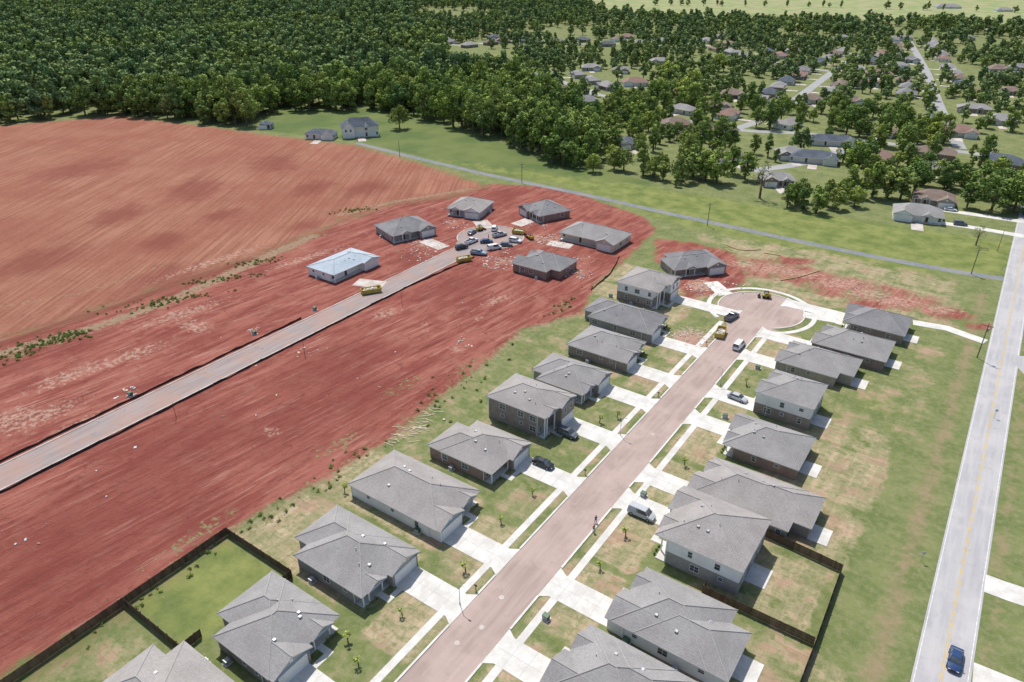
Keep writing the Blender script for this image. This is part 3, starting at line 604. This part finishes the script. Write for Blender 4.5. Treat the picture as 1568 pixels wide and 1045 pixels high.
# distant houses
DH=[]
def dhw(x,y,W,deg,roof,wall,D=None,name='brick_house',two=False,pitch=.5,gs=None,porchg=None):
    D=D or random.uniform(10,13); DH.append((x,y,max(W,D)*.55))
    a=math.radians(deg)
    house(name,x,y,D,W,a,wall=wall,roof=SHD[roof],seed=int(x*3+y),gs=gs or random.choice([-1,1]),detail=False,porchg=(random.random()<.4) if porchg is None else porchg,two=two,upper=wall,step=0,pitch=pitch)
    if 9<W<30:
        p=(x+math.cos(a)*(D/2+.2),y+math.sin(a)*(D/2+.2)); q=(x+math.cos(a)*(D/2+9),y+math.sin(a)*(D/2+9)); strip('driveway',[p,q],4.2,CONCD,.07)
def dh(u,v,W,deg,roof,wall,D=None,name='brick_house',two=False,**k):
    x,y=G(u,v); dhw(x,y,W,deg,roof,wall,D,name,two,**k)
dh(552,208,20,-40,3,SW,name='white_farmhouse',two=True,D=11,pitch=.8,gs=-1,porchg=True); dh(492,212,16,-60,3,SW,name='white_outbuilding',D=9); dh(409,197,6,-60,3,SB,name='garden_shed',D=6)
dh(1403,335,17,-80,0,SW,D=12,name='white_siding_house'); dh(1428,312,15,-80,2,BR[1],D=12)
for u,v,W,deg,r in((835,128,16,-60,4),(851,141,15,-60,2),(893,160,20,-50,1),(972,131,19,-60,4),(950,112,14,-60,1),(1095,168,19,-65,2),(1120,150,18,-65,2),(1100,205,21,-60,2),(1035,196,17,-60,2),(960,226,11,-50,3),(1272,222,24,-60,3),(1245,248,22,-70,3),
   (1345,118,20,-70,4),(1372,105,18,-70,0),(1328,132,18,-60,4),(1392,96,16,-70,1),(1490,172,19,-75,0),(1495,150,16,-75,4),(1465,208,19,-75,4),(1528,110,16,-75,2),(1560,108,16,-75,1),(1430,265,12,-60,0),(1188,282,14,-60,0),(680,56,16,-50,1),(770,66,16,-50,2),(855,68,16,-60,1),(1010,98,17,-60,0),(1160,98,16,-60,2),(1213,82,16,-60,0),(1240,158,17,-60,2),(1300,160,16,-60,2),(1420,190,16,-70,1),(1530,190,16,-70,0),(1385,62,16,-60,0),(1480,62,16,-60,1),(1520,50,16,-70,0),(1100,60,16,-60,0),(960,60,16,-60,4),(905,108,16,-60,0),(600,36,16,-50,0),(480,22,16,-50,0),(1290,62,16,-60,0),(1250,45,16,-60,4),(1545,145,14,-75,2),(1210,242,14,-60,0)):
    dh(u,v,W,deg+random.uniform(-8,8),r,random.choice([BR[0],BR[2],SW,ST,SG,BR[1]]))
dh(1450,13,42,-60,0,SW,D=18,name='white_barn'); dh(1536,18,26,-60,0,SW,D=14,name='white_barn')
rr_=random.Random(31)
for i,q in enumerate(NBW):
    if i in(3,4): continue
    acc=0
    for a,b in zip(q,q[1:]):
        L=math.hypot(b[0]-a[0],b[1]-a[1]); dx,dy=(b[0]-a[0])/L,(b[1]-a[1])/L; s=acc
        while s<L:
            for sd in(-1,1):
                off=rr_.uniform(17,21); x=a[0]+dx*s-dy*off*sd; y=a[1]+dy*s+dx*off*sd
                if rr_.random()<.85 and all(math.hypot(x-p[0],y-p[1])>p[2]+13 for p in DH) and all(math.hypot(x-p[0],y-p[1])>13 for qq in NBW for p in qq) and math.hypot(x,y)<1000:
                    W=rr_.uniform(14,19); dhw(x,y,W,math.degrees(math.atan2(-dx*sd,dy*sd))+rr_.uniform(-4,4),rr_.choice([0,0,1,2,2,3,4]),rr_.choice([BR[0],BR[2],SW,ST,SG,BR[1]]))
            s+=31
        acc=s-L
rp=[]
for q in NBW:
    for a,b in zip(q,q[1:]):
        k=max(1,int(math.hypot(b[0]-a[0],b[1]-a[1])/5)); rp+=[(a[0]+(b[0]-a[0])*i/k,a[1]+(b[1]-a[1])*i/k,4.5) for i in range(k)]
clear=[(*G(u,v),r) for u,v,r in((735,105,34),(1130,182,15),(1180,222,16),(1330,190,14),(1450,160,13),(1500,125,13),(1430,245,13),(900,132,14),(880,78,18),(1160,125,14),(1060,95,16),(1250,180,12),(1380,140,12),(1540,215,12),(1300,235,10),(1460,270,10),(1380,85,14))]
ex=np.array([(a,b,r*.9) for a,b,r in DH]+NT_+rp+clear+[(a+sp*(r+5),b-cp*(r+5),r*.75) for a,b,r in DH])
def grid_pts(poly,gsp,dmin,dmax,keep=None,use_ex=True,seed=0,exs=1.0):
    rn=np.random.RandomState(seed); pl=np.array(poly); lo=pl.min(0);hi=pl.max(0); lo=np.maximum(lo,[-2600,-100]);hi=np.minimum(hi,[1500,2600])
    a,b=np.meshgrid(np.arange(lo[0],hi[0],gsp),np.arange(lo[1],hi[1],gsp)); Q=np.stack([a.ravel(),b.ravel()],1)+rn.uniform(-gsp*.45,gsp*.45,(a.size,2))
    d=np.hypot(Q[:,0],Q[:,1]); Q=Q[(d>=dmin)&(d<dmax)]
    f=-sp*Q[:,0]+cp*Q[:,1]; r=cp*Q[:,0]+sp*Q[:,1]; Q=Q[(f>60)&(np.abs(r)<f*.85+60)]
    Q=Q[sdist(Q,poly)>0]
    if keep is not None: Q=Q[np.array([keep(x,y,rn) for x,y in Q],bool)] if len(Q) else Q
    if use_ex and len(Q):
        ok=np.ones(len(Q),bool)
        for x,y,r_ in ex: ok&=((Q[:,0]-x)**2+(Q[:,1]-y)**2)>(r_*exs+1.5)**2
        Q=Q[ok]
    return Q
forest=PX((-700,230),(-300,205),(0,190),(180,176),(300,189),(398,196),(425,168),(560,172),(640,182),(700,200),(765,218),(830,250),(905,262),(925,225),(850,180),(800,135),(770,122),(720,125),(690,108),(680,72),(620,50),(640,22),(640,-30),(-900,-30))
hood=PX((905,262),(1000,274),(1110,292),(1200,320),(1290,328),(1330,312),(1568,330),(2100,400),(2400,75),(1568,46),(1430,36),(1000,30),(900,10),(640,-30),(640,22),(620,50),(680,72),(765,82),(800,110),(800,135),(850,180),(925,225))
def kh(x,y,rn,th=-.02,sc=.016):
    return mn.noise(Vector((x*sc,y*sc,1.3)))+.35*mn.noise(Vector((x*.05,y*.05,5)))+rn.uniform(-.15,.15)>th
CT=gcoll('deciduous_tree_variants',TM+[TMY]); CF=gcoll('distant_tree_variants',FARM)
def sc_(n,a,b,seed):
    r=np.random.RandomState(seed).beta(2,2.5,n); return a+(b-a)*r
f1=grid_pts(forest,9.0,0,540,seed=1); f2=grid_pts(forest,12.5,540,950,seed=2); f3=grid_pts(forest,18,950,2200,seed=3,use_ex=False)
h1=grid_pts(hood,9.0,0,520,lambda x,y,r:kh(x,y,r,-.22),seed=4); h2=grid_pts(hood,12,520,950,lambda x,y,r:kh(x,y,r,-.14),seed=5); h3=grid_pts(hood,16,950,2200,lambda x,y,r:kh(x,y,r,-.12,.008),seed=6)
def sc2(name,Q,a,b,coll,nv,seed):
    if len(Q): scatter(name,Q.tolist(),sc_(len(Q),a,b,seed),coll,nv,seed)
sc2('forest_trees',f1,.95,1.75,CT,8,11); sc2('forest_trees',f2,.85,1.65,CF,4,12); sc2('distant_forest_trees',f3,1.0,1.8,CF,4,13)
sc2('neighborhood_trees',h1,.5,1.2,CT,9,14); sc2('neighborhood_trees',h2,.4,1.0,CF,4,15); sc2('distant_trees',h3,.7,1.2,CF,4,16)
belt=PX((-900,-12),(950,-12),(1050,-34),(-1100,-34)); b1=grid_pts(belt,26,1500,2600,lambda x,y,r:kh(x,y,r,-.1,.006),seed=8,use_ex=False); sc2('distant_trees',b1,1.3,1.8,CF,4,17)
line_t=[]; rt_=random.Random(8)
for (a,b) in zip(PX((1000,8),(1300,12),(1568,20)),PX((1300,12),(1568,20),(1900,24))):
    k=int(math.hypot(b[0]-a[0],b[1]-a[1])/16); line_t+=[(a[0]+(b[0]-a[0])*i/k+rt_.uniform(-8,8),a[1]+(b[1]-a[1])*i/k+rt_.uniform(-8,8)) for i in range(k) if rt_.random()<.6]
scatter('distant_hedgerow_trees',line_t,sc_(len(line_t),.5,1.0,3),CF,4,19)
rn=np.random.RandomState(5); W_=[]
for u,v,rx,ry,a,k in((75,525,7,3,.95,80),(110,512,5,2,.95,40),(270,458,12,2,.95,60),(335,428,12,2,.95,60),(390,402,9,2,.95,40),(545,322,7,2.5,.95,50),(230,470,9,2,.95,30),(25,545,5,3,.95,30),(700,600,14,5,1.57,30),(500,740,16,3,1.57,30),(300,860,20,2,1.57,30),(860,470,8,4,1.5,20)):
    cx,cy=G(u,v)
    for i in range(k):
        p,q=rn.normal()*rx*.6,rn.normal()*ry*.6; W_.append((cx+p*math.cos(a)-q*math.sin(a),cy+p*math.sin(a)+q*math.cos(a)))
CW=gcoll('weed_variants',[WEED]); scatter('weeds',W_,rn.uniform(.5,1.4,len(W_)),CW,1,3)
# ---------------------------------------------------------------- vehicles
def paint(name,c): return nmat(name,c,tuple(x*.93 for x in c),.7,.28,spec=.6)
CP={'white':paint('car_paint_white',(.72,.73,.74)),'silver':paint('car_paint_silver',(.42,.44,.46)),'navy':paint('car_paint_navy',(.02,.05,.14)),'black':paint('car_paint_black',(.018,.02,.025)),'gray':paint('car_paint_gray',(.12,.13,.15)),'blue':paint('car_paint_light_blue',(.25,.35,.45))}
TIRE=nmat('tyre_rubber',(.02,.02,.02),(.035,.034,.033),3,.9); HEADL=nmat('headlamp',(.75,.75,.72),(.8,.8,.8),1,.2); TAIL=nmat('tail_lamp',(.35,.02,.02),(.4,.03,.03),1,.3)
def loft(m,secs,mi=0):
    vs=[];n=8
    for x,wb,wm,wt,z0,zm,z1 in secs:
        vs+=[(x,-wb,z0),(x,-wm,z0+.12),(x,-wm,zm),(x,-wt,z1),(x,wt,z1),(x,wm,zm),(x,wm,z0+.12),(x,wb,z0)]
    fs=[]
    for i in range(len(secs)-1):
        for j in range(n): a=i*n+j;b=i*n+(j+1)%n; fs.append((a,b,b+n,a+n))
    fs+=[tuple(range(n)),tuple(range((len(secs)-1)*n,len(secs)*n))[::-1]]
    m.add(vs,fs,mi)
def car(u,v,deg,kind,col,name='parked_car',xy=None):
    x,y=xy or G(u,v); e=empty(name,x,y,math.radians(deg),.05); b,g,w,l,tl,r=M(),M(),M(),M(),M(),M()
    if kind=='sedan': L,Wd,zt,wr=4.7,.92,.95,.33
    elif kind=='suv': L,Wd,zt,wr=4.8,.96,1.12,.38
    elif kind=='van': L,Wd,zt,wr=5.2,1.0,1.15,.36
    else: L,Wd,zt,wr=5.8,1.0,1.15,.41
    h=L/2; z0=.25
    hood_=zt-.08
    loft(b,[(-h,Wd*.7,Wd*.82,Wd*.75,z0+.12,zt-.3,zt-.16),(-h+.18,Wd*.85,Wd*.98,Wd*.88,z0,zt-.18,zt-.02),(-h+1.0,Wd*.9,Wd,Wd*.9,z0,zt-.15,zt),(h-1.5,Wd*.9,Wd,Wd*.9,z0,zt-.15,zt-.01),(h-.9,Wd*.9,Wd,Wd*.86,z0,hood_-.15,hood_-.03),(h-.25,Wd*.85,Wd*.94,Wd*.76,z0,hood_-.26,hood_-.14),(h,Wd*.66,Wd*.74,Wd*.6,z0+.1,hood_-.42,hood_-.32)])
    G_={'sedan':(-1.95,1.15,-1.2,.35,1.43),'suv':(-2.3,1.25,-1.95,.45,1.72),'van':(-2.5,1.7,-2.35,1.0,1.95),'pickup':(-.55,1.35,-.4,.65,1.85)}[kind]
    a0,a1,t0,t1,zz=G_
    vs=[(a0,-Wd*.88,zt-.03),(a1,-Wd*.86,zt-.03),(a1,Wd*.86,zt-.03),(a0,Wd*.88,zt-.03),(t0,-Wd*.7,zz-.04),(t1,-Wd*.7,zz-.04),(t1,Wd*.7,zz-.04),(t0,Wd*.7,zz-.04)]
    g.add(vs,[(0,1,5,4),(1,2,6,5),(2,3,7,6),(3,0,4,7),(4,5,6,7)])
    r.add([(t0-.03,-Wd*.72,zz-.05),(t1+.03,-Wd*.72,zz-.05),(t1+.03,Wd*.72,zz-.05),(t0-.03,Wd*.72,zz-.05),(t0+.12,-Wd*.6,zz+.02),(t1-.12,-Wd*.6,zz+.02),(t1-.12,Wd*.6,zz+.02),(t0+.12,Wd*.6,zz+.02)],[(3,2,1,0),(4,5,6,7),(0,1,5,4),(1,2,6,5),(2,3,7,6),(3,0,4,7)])
    for s in(-1,1):
        for (xa,xb2) in((a0,t0),(a1,t1),((a0+a1)/2,(t0+t1)/2)):
            r.cyl((xa,s*Wd*.885,zt-.04),(xb2,s*Wd*.71,zz-.03),.045,.04,5)
        if kind=='van':
            r.add([(a0,s*(Wd*.9),zt-.03),((a0+a1)/2-.2,s*(Wd*.9),zt-.03),((t0+t1)/2-.2,s*Wd*.72,zz-.04),(t0,s*Wd*.72,zz-.04)],[(0,1,2,3) if s<0 else (3,2,1,0)])
    if kind=='pickup':
        w.box(-h+.25,-.75,-Wd*.72,Wd*.72,zt-.02,zt+.015,0)
        for s in(-1,1): r.box(-h+.1,-.65,s*Wd*.82-.07,s*Wd*.82+.07,zt-.05,zt+.2)
        r.box(-h+.08,-h+.2,-Wd*.75,Wd*.75,zt-.05,zt+.2)
    for sx in(-1,1):
        for s in(-1,1):
            px=sx*(h-.92); w.cyl((px,s*(Wd-.2),wr),(px,s*(Wd+.03),wr),wr,wr,16,0); w.cyl((px,s*(Wd+.03),wr),(px,s*(Wd+.045),wr),wr*.6,wr*.55,10,1)
    for s in(-1,1):
        l.box(h-.22,h-.03,s*Wd*.58-.16,s*Wd*.58+.16,hood_-.42,hood_-.26); tl.box(-h-.02,-h+.14,s*Wd*.68-.12,s*Wd*.68+.12,zt-.42,zt-.2)
        r.box(a1-.25,a1-.05,s*(Wd+.02)-.1,s*(Wd+.02)+.1,zt,zt+.14)
    w.box(h-.12,h+.02,-.4,.4,.4,.6,0)
    c=CP[col]; bo=b.obj('body',c,e); g.obj('windows',GLASS,e); r.obj('roof_pillars_mirrors',c,e); w.obj('wheels',[TIRE,METAL],e); l.obj('headlamps',HEADL,e); tl.obj('tail_lamps',TAIL,e)
    bv=bo.modifiers.new('bevel','BEVEL'); bv.width=.05; bv.segments=2; bv.limit_method='ANGLE'; bv.angle_limit=.5
    for p in bo.data.polygons: p.use_smooth=True
    return e
car(869,667,0,'suv','gray'); car(832,713,0,'sedan','black'); car(1129,612,-6,'sedan','silver'); car(982,790,0,'van','silver',name='parked_minivan'); car(1461,1014,-90,'sedan','navy',name='moving_car')
car(1131,532,88,'van','white',name='parked_van'); car(1120,488,80,'pickup','gray',name='pickup_truck')
car(757,382,60,'van','white',name='parked_van'); car(789,371,10,'suv','white'); car(733,390,20,'pickup','blue',name='pickup_truck'); car(707,381,70,'suv','black'); car(723,358,100,'sedan','gray')
car(765,362,70,'pickup','silver',name='pickup_truck'); car(745,372,40,'sedan','navy'); car(775,377,30,'sedan','gray'); car(722,372,85,'pickup','white',name='pickup_truck'); car(757,352,120,'suv','white')
car(1455,323,10,'sedan','white'); car(1470,345,15,'suv','gray'); car(1430,338,100,'sedan','gray'); car(1352,112,40,'sedan','white'); car(1290,215,10,'suv','white'); car(905,148,30,'sedan','white')
def dumpster(u,v,deg,L=6.0):
    x,y=G(u,v); e=empty('yellow_dumpster',x,y,math.radians(deg),.03); m=M(); d=M(); h=L/2;W=1.15;z0,z1=.2,1.4
    o=[(-h,-W,z0),(h-.5,-W,z0),(h-.5,W,z0),(-h,W,z0)]; tp=[(-h,-W,z1),(h,-W,z1),(h,W,z1),(-h,W,z1)]
    m.add(o+tp,[(0,1,5,4),(1,2,6,5),(2,3,7,6),(3,0,4,7),(3,2,1,0)])
    i_=[(-h+.06,-W+.06,.3),(h-.55,-W+.06,.3),(h-.55,W-.06,.3),(-h+.06,W-.06,.3)]; it=[(-h+.06,-W+.06,z1),(h-.06,-W+.06,z1),(h-.06,W-.06,z1),(-h+.06,W-.06,z1)]
    m.add(i_+it,[(0,4,5,1),(1,5,6,2),(2,6,7,3),(3,7,4,0),(0,1,2,3)])
    for s in(-1,1):
        m.box(-h-.04,h+.04,s*W-.06,s*W+.06,z1,z1+.09)
        for k in range(7): xx=-h+.3+k*(L-1)/6; m.box(xx-.05,xx+.05,s*(W+.05)-.05,s*(W+.05)+.05,z0,z1-.01)
    for xx in(-h,h): m.box(xx-.06,xx+.06,-W+.061,W-.061,z1+.002,z1+.088)
    rn=random.Random(u)
    for k in range(60):
        a=rn.uniform(-h+.6,h-1.2); b=rn.uniform(-.8,.8); l=rn.uniform(.2,1.1); d.box(-l/2,l/2,-.14,.14,rn.uniform(.5,.9),rn.uniform(.92,1.35),rn.choice([0,1,2]),rn.uniform(0,3),(a,b))
    for xx in(-h+.5,h-1):
        for s in(-1,1): d.cyl((xx,s*.8,.12),(xx,s*1.0,.12),.12,.12,8,1)
    m.obj('container',YEL,e); d.obj('rubbish_and_rollers',[LUM,METAL,WHP],e)
dumpster(569,448,58,6.2); dumpster(711,400,62,5); dumpster(795,358,15,5); dumpster(1103,513,100,5)
def skid(u,v,deg):
    x,y=G(u,v); e=empty('skid_steer_loader',x,y,math.radians(deg),.02); m,d,w=M(),M(),M()
    loft(m,[(-1.5,.6,.7,.6,.4,.9,1.2),(-1.2,.7,.75,.7,.3,1.2,1.45),(.6,.7,.75,.6,.3,.8,1.0),(.9,.6,.7,.6,.35,.7,.8)])
    for s in(-1,1):
        m.cyl((-1.3,s*.85,1.6),(1.3,s*.85,1.0),.1,.08,6); m.cyl((1.3,s*.85,1.0),(1.7,s*.85,.4),.08,.08,6); m.cyl((-1.3,s*.85,.9),(-1.3,s*.85,1.6),.09,.09,6)
        for px in(-.7,.6): w.cyl((px,s*.6,.4),(px,s*.95,.4),.4,.4,14)
    for s in(-.5,.5):
        for px in(-.7,.5): d.box(px-.05,px+.05,s-.05,s+.05,.9,2.0)
    d.box(-.8,.6,-.6,.6,2.0,2.07); d.box(-.5,.1,-.3,.3,1.0,1.3)
    d.add([(1.6,-1,.05),(2.3,-1,.05),(2.3,1,.05),(1.6,1,.05),(1.55,-1,.7),(1.55,1,.7),(1.75,-1,.75),(1.75,1,.75)],[(0,1,2,3),(0,3,5,4),(4,5,7,6),(0,4,6,1),(3,2,7,5)])
    m.obj('body_and_arms',YEL,e); d.obj('cab_and_bucket',DARK,e); w.obj('wheels',TIRE,e)
skid(735,353,70); skid(1172,456,200); skid(812,366,150)
# ---------------------------------------------------------------- poles, pedestals, boxes, debris
def pole(u,v,h=9,arm=True,name='utility_pole',r=.15,deg=0):
    x,y=G(u,v); m=M(); m.cyl((0,0,0),(0,0,h),r,r*.65,8)
    if arm:
        m.box(-1.2,1.2,-.06,.06,h-.9,h-.75)
        for xx in(-1.05,-.4,.4,1.05): m.cyl((xx,0,h-.75),(xx,0,h-.5),.05,.04,6,1)
        m.cyl((.3,.2,h-2.4),(.3,.2,h-1.5),.22,.22,10,1)
    m.obj(name,[WOODP,METAL],None,(x,y,0),math.radians(deg))
pole(1496,548,10); pole(1083,346,9,deg=60); pole(799,280,9,deg=60); pole(1487,420,9,deg=60); pole(1345,214,10,deg=60); pole(612,240,8,False); pole(1527,385,8,False,r=.1)
for u,v in((270,640),(467,545),(616,468)): pole(u,v,4.2,False,'service_pole',.07)
def streetlamp(x,y,deg):
    m=M(); m.cyl((0,0,0),(0,0,.5),.12,.09,8); m.cyl((0,0,.5),(0,0,4.5),.06,.045,8); m.cyl((0,0,4.4),(1.0,0,4.8),.04,.035,6); m.box(.8,1.35,-.12,.12,4.74,4.84)
    m.obj('street_lamp',METAL,None,(x,y,0),math.radians(deg))
for x,y,d in((SX-HW-1.3,62,0),(SX-HW-1.3,118,0),(SX+HW+1.3,150,180)): streetlamp(x,y,d)
TG=nmat('cabinet_green',(.06,.12,.07),(.08,.14,.09),1,.5)
def transformer(u,v):
    x,y=G(u,v); e=empty('transformer_box',x,y,random.uniform(-.1,.1)); m=M(); m.box(-.7,.7,-.6,.6,0,.12,1); m.box(-.5,.5,-.42,.38,.12,.9); m.add([(-.52,-.44,.9),(.52,-.44,.9),(.52,.4,.96),(-.52,.4,.96),(-.52,-.44,.96),(.52,-.44,.96),(.52,.4,1.02),(-.52,.4,1.02)],[(3,2,1,0),(4,5,6,7),(0,1,5,4),(1,2,6,5),(2,3,7,6),(3,0,4,7)]); m.box(-.48,.48,-.45,-.42,.2,.85,2)
    m.obj('cabinet',[TG,CONC,METAL],e)
for u,v in((836,948),(640,815),(958,985),(985,760),(1110,640),(200,606),(390,512),(482,475),(935,455),(1160,565)): transformer(u,v)
def debris(name,spots,mats,smin,smax,flat=.5):
    rn=random.Random(9); m=M()
    for u,v,r,k in spots:
        cx,cy=G(u,v)
        for i in range(k):
            a=rn.uniform(0,6.28); q=r*math.sqrt(rn.random()); l=rn.uniform(smin,smax); w=l*rn.uniform(.15,.8); h=rn.uniform(.04,.25)*flat*2
            m.box(-l/2,l/2,-w/2,w/2,0,h,rn.randrange(len(mats)),rn.uniform(0,3.1),(cx+q*math.cos(a),cy+q*math.sin(a)))
    m.obj(name,mats)
debris('construction_debris',[(650,375,8,80),(765,402,7,90),(845,368,6,70),(885,420,5,50),(1060,515,6,70),(1078,442,6,70),(700,345,6,50),(200,602,3,18),(388,508,2.5,14),(470,540,3,12),(820,345,5,30),(640,390,7,50),(780,385,8,30),(890,400,5,30),(1130,440,5,20),(300,595,40,14),(600,560,50,20),(60,775,12,8),(710,525,3,14)],[WHP,LUM,METAL,CONCD],.15,.75)
def lumber(u,v,r,k,deg):
    rn=random.Random(int(u)); x,y=G(u,v); m=M()
    for i in range(k):
        a=math.radians(deg)+rn.gauss(0,.35); L=rn.uniform(1.0,2.6); m.box(-L/2,L/2,-.06,.06,rn.uniform(0,.08),rn.uniform(.1,.18),0,a,(x+rn.gauss(0,r),y+rn.gauss(0,r*1.7)))
    m.obj('lumber_pile',LUM)
lumber(655,637,1.3,14,20); lumber(640,655,1.5,16,20); lumber(615,668,1.4,14,10)
def wattle(pts):
    q=smoothp(PX(*pts),3); m=M()
    for a,b in zip(q,q[1:]): m.cyl((*a,.15),(*b,.15),.2,.2,7)
    m.obj('straw_wattle',STRAW)
wattle([(1112,376),(1135,385),(1165,383)]); wattle([(1170,388),(1195,392)]); wattle([(1195,430),(1225,425),(1255,415)]); wattle([(1110,382),(1120,388)])
def mailbox(x,y):
    m=M(); m.box(-.05,.05,-.05,.05,0,1.05); m.box(-.25,.25,-.1,.1,1.05,1.2,1); m.cyl((-.25,0,1.2),(.25,0,1.2),.1,.1,8,1); m.obj('mailbox',[WOODP,DARK],None,(x,y,0))
for i,r_ in enumerate(rows[:9:2]): mailbox(SX-HW-.9,r_[4]+4.2)
def sign(u,v):
    x,y=G(u,v); m=M(); m.cyl((0,0,0),(0,0,2.3),.035,.035,6); m.box(-.3,.3,-.05,-.035,1.7,2.3,1); m.obj('road_sign',[METAL,PW],None,(x,y,0),.4)
sign(1522,640); sign(1410,860); sign(1532,420)
# ---------------------------------------------------------------- people
SKIN=nmat('skin',(.45,.28,.20),(.50,.32,.23),3,.6); SHIRT=nmat('shirt_blue',(.05,.10,.30),(.07,.13,.36),3,.9); PANT=nmat('trousers_dark',(.04,.05,.08),(.06,.07,.10),3,.9); HAIR=nmat('hair_dark',(.03,.02,.015),(.05,.035,.025),8,.8)
def person(u,v,deg,shirt):
    x,y=G(u,v); e=empty('person',x,y,math.radians(deg),.05)
    def skin(name,vs,es,rs,mat,root=0):
        me=bpy.data.meshes.new(name); me.from_pydata(vs,es,[]); me.materials.append(mat); o=bpy.data.objects.new(name,me); S.collection.objects.link(o); o.parent=e
        o.modifiers.new('skin','SKIN'); o.modifiers.new('sub','SUBSURF').levels=1
        sv=me.skin_vertices[0].data
        for i,r in enumerate(rs): sv[i].radius=(r,r)
        sv[root].use_root=True
    skin('torso',[(0,0,.95),(0,0,1.15),(.01,0,1.38),(.01,0,1.5),(.02,.19,1.42),(.06,.25,1.13),(.02,-.19,1.42),(-.02,-.25,1.13)],[(0,1),(1,2),(2,3),(2,4),(4,5),(2,6),(6,7)],[.15,.14,.15,.06,.065,.05,.065,.05],shirt)
    skin('legs',[(0,0,.93),(0,.09,.86),(.14,.1,.48),(.12,.1,.08),(.28,.1,.04),(0,-.09,.86),(-.04,-.1,.48),(-.2,-.1,.12),(-.06,-.1,.04)],[(0,1),(1,2),(2,3),(3,4),(0,5),(5,6),(6,7),(7,8)],[.14,.1,.07,.045,.04,.1,.07,.045,.04],PANT)
    skin('head',[(.01,0,1.48),(.01,0,1.56),(.03,0,1.66),(.02,0,1.74)],[(0,1),(1,2),(2,3)],[.055,.055,.09,.07],SKIN)
    m=M(); m.cyl((.13,0,1.645),(.11,0,1.67),.018,.01,6); m.cyl((.03,.095,1.66),(.03,.105,1.66),.03,.02,6); m.cyl((.03,-.095,1.66),(.03,-.105,1.66),.03,.02,6); m.obj('nose_and_ears',SKIN,e)
    hs=M(); hs.cyl((-.01,0,1.68),(.0,0,1.80),.105,.06,10); hs.obj('hair',HAIR,e,smooth=True)
    for s in(1,-1):
        bx=.06 if s>0 else -.02; w=(bx,s*.25,1.13); h=(bx+.16,s*.26,.92)
        vs=[w,h,(h[0]+.03,h[1],h[2]-.05)]; es=[(0,1),(1,2)]; rs=[.045,.032,.035]
        for k in range(4):
            i=len(vs); yy=h[1]+(k-1.5)*.018; L=(.06,.075,.07,.055)[k]; vs+=[(h[0]+.05,yy,h[2]-.08),(h[0]+.06,yy,h[2]-.08-L)]; es+=[(2,i),(i,i+1)]; rs+=[.009,.008]
        i=len(vs); vs+=[(h[0]+.05,h[1]-s*.045,h[2]-.05)]; es+=[(1,i)]; rs+=[.01]
        skin('arm_and_hand',vs,es,rs,SKIN)
person(912,801,150,SHIRT); person(909,815,-30,nmat('shirt_red',(.35,.04,.03),(.4,.06,.05),3,.9)); person(748,366,30,SHIRT)
# ---------------------------------------------------------------- camera, light
cam=bpy.data.cameras.new('drone_camera'); co=bpy.data.objects.new('drone_camera',cam); S.collection.objects.link(co); S.camera=co
co.location=(0,0,CAMH); co.rotation_euler=(math.pi/2-TH,0,PH); cam.sensor_width=36; cam.lens=36*F/1568; cam.clip_end=20000; cam.clip_start=1
sd=Vector((-.80,.60,0)).normalized(); EL=math.radians(60)
dirv=Vector((sd.x*math.cos(EL),sd.y*math.cos(EL),math.sin(EL)))
sun=bpy.data.lights.new('sun','SUN'); sun.energy=4.8; sun.angle=math.radians(.53); sun.color=(1,.96,.90); so=bpy.data.objects.new('sun',sun); S.collection.objects.link(so); so.rotation_euler=dirv.to_track_quat('Z','Y').to_euler()
w=bpy.data.worlds.new('World'); S.world=w; w.use_nodes=True; nt=w.node_tree; nt.nodes.clear()
sk=nt.nodes.new('ShaderNodeTexSky'); sk.sky_type='NISHITA'; sk.sun_disc=False; sk.sun_elevation=EL; sk.sun_rotation=math.atan2(sd.x,sd.y); sk.air_density=1.0; sk.dust_density=1.5
bg=nt.nodes.new('ShaderNodeBackground'); bg.inputs[1].default_value=.14; wo=nt.nodes.new('ShaderNodeOutputWorld'); nt.links.new(sk.outputs[0],bg.inputs[0]); nt.links.new(bg.outputs[0],wo.inputs[0])
S.view_settings.view_transform='Standard'; S.view_settings.look='None'; S.view_settings.exposure=0
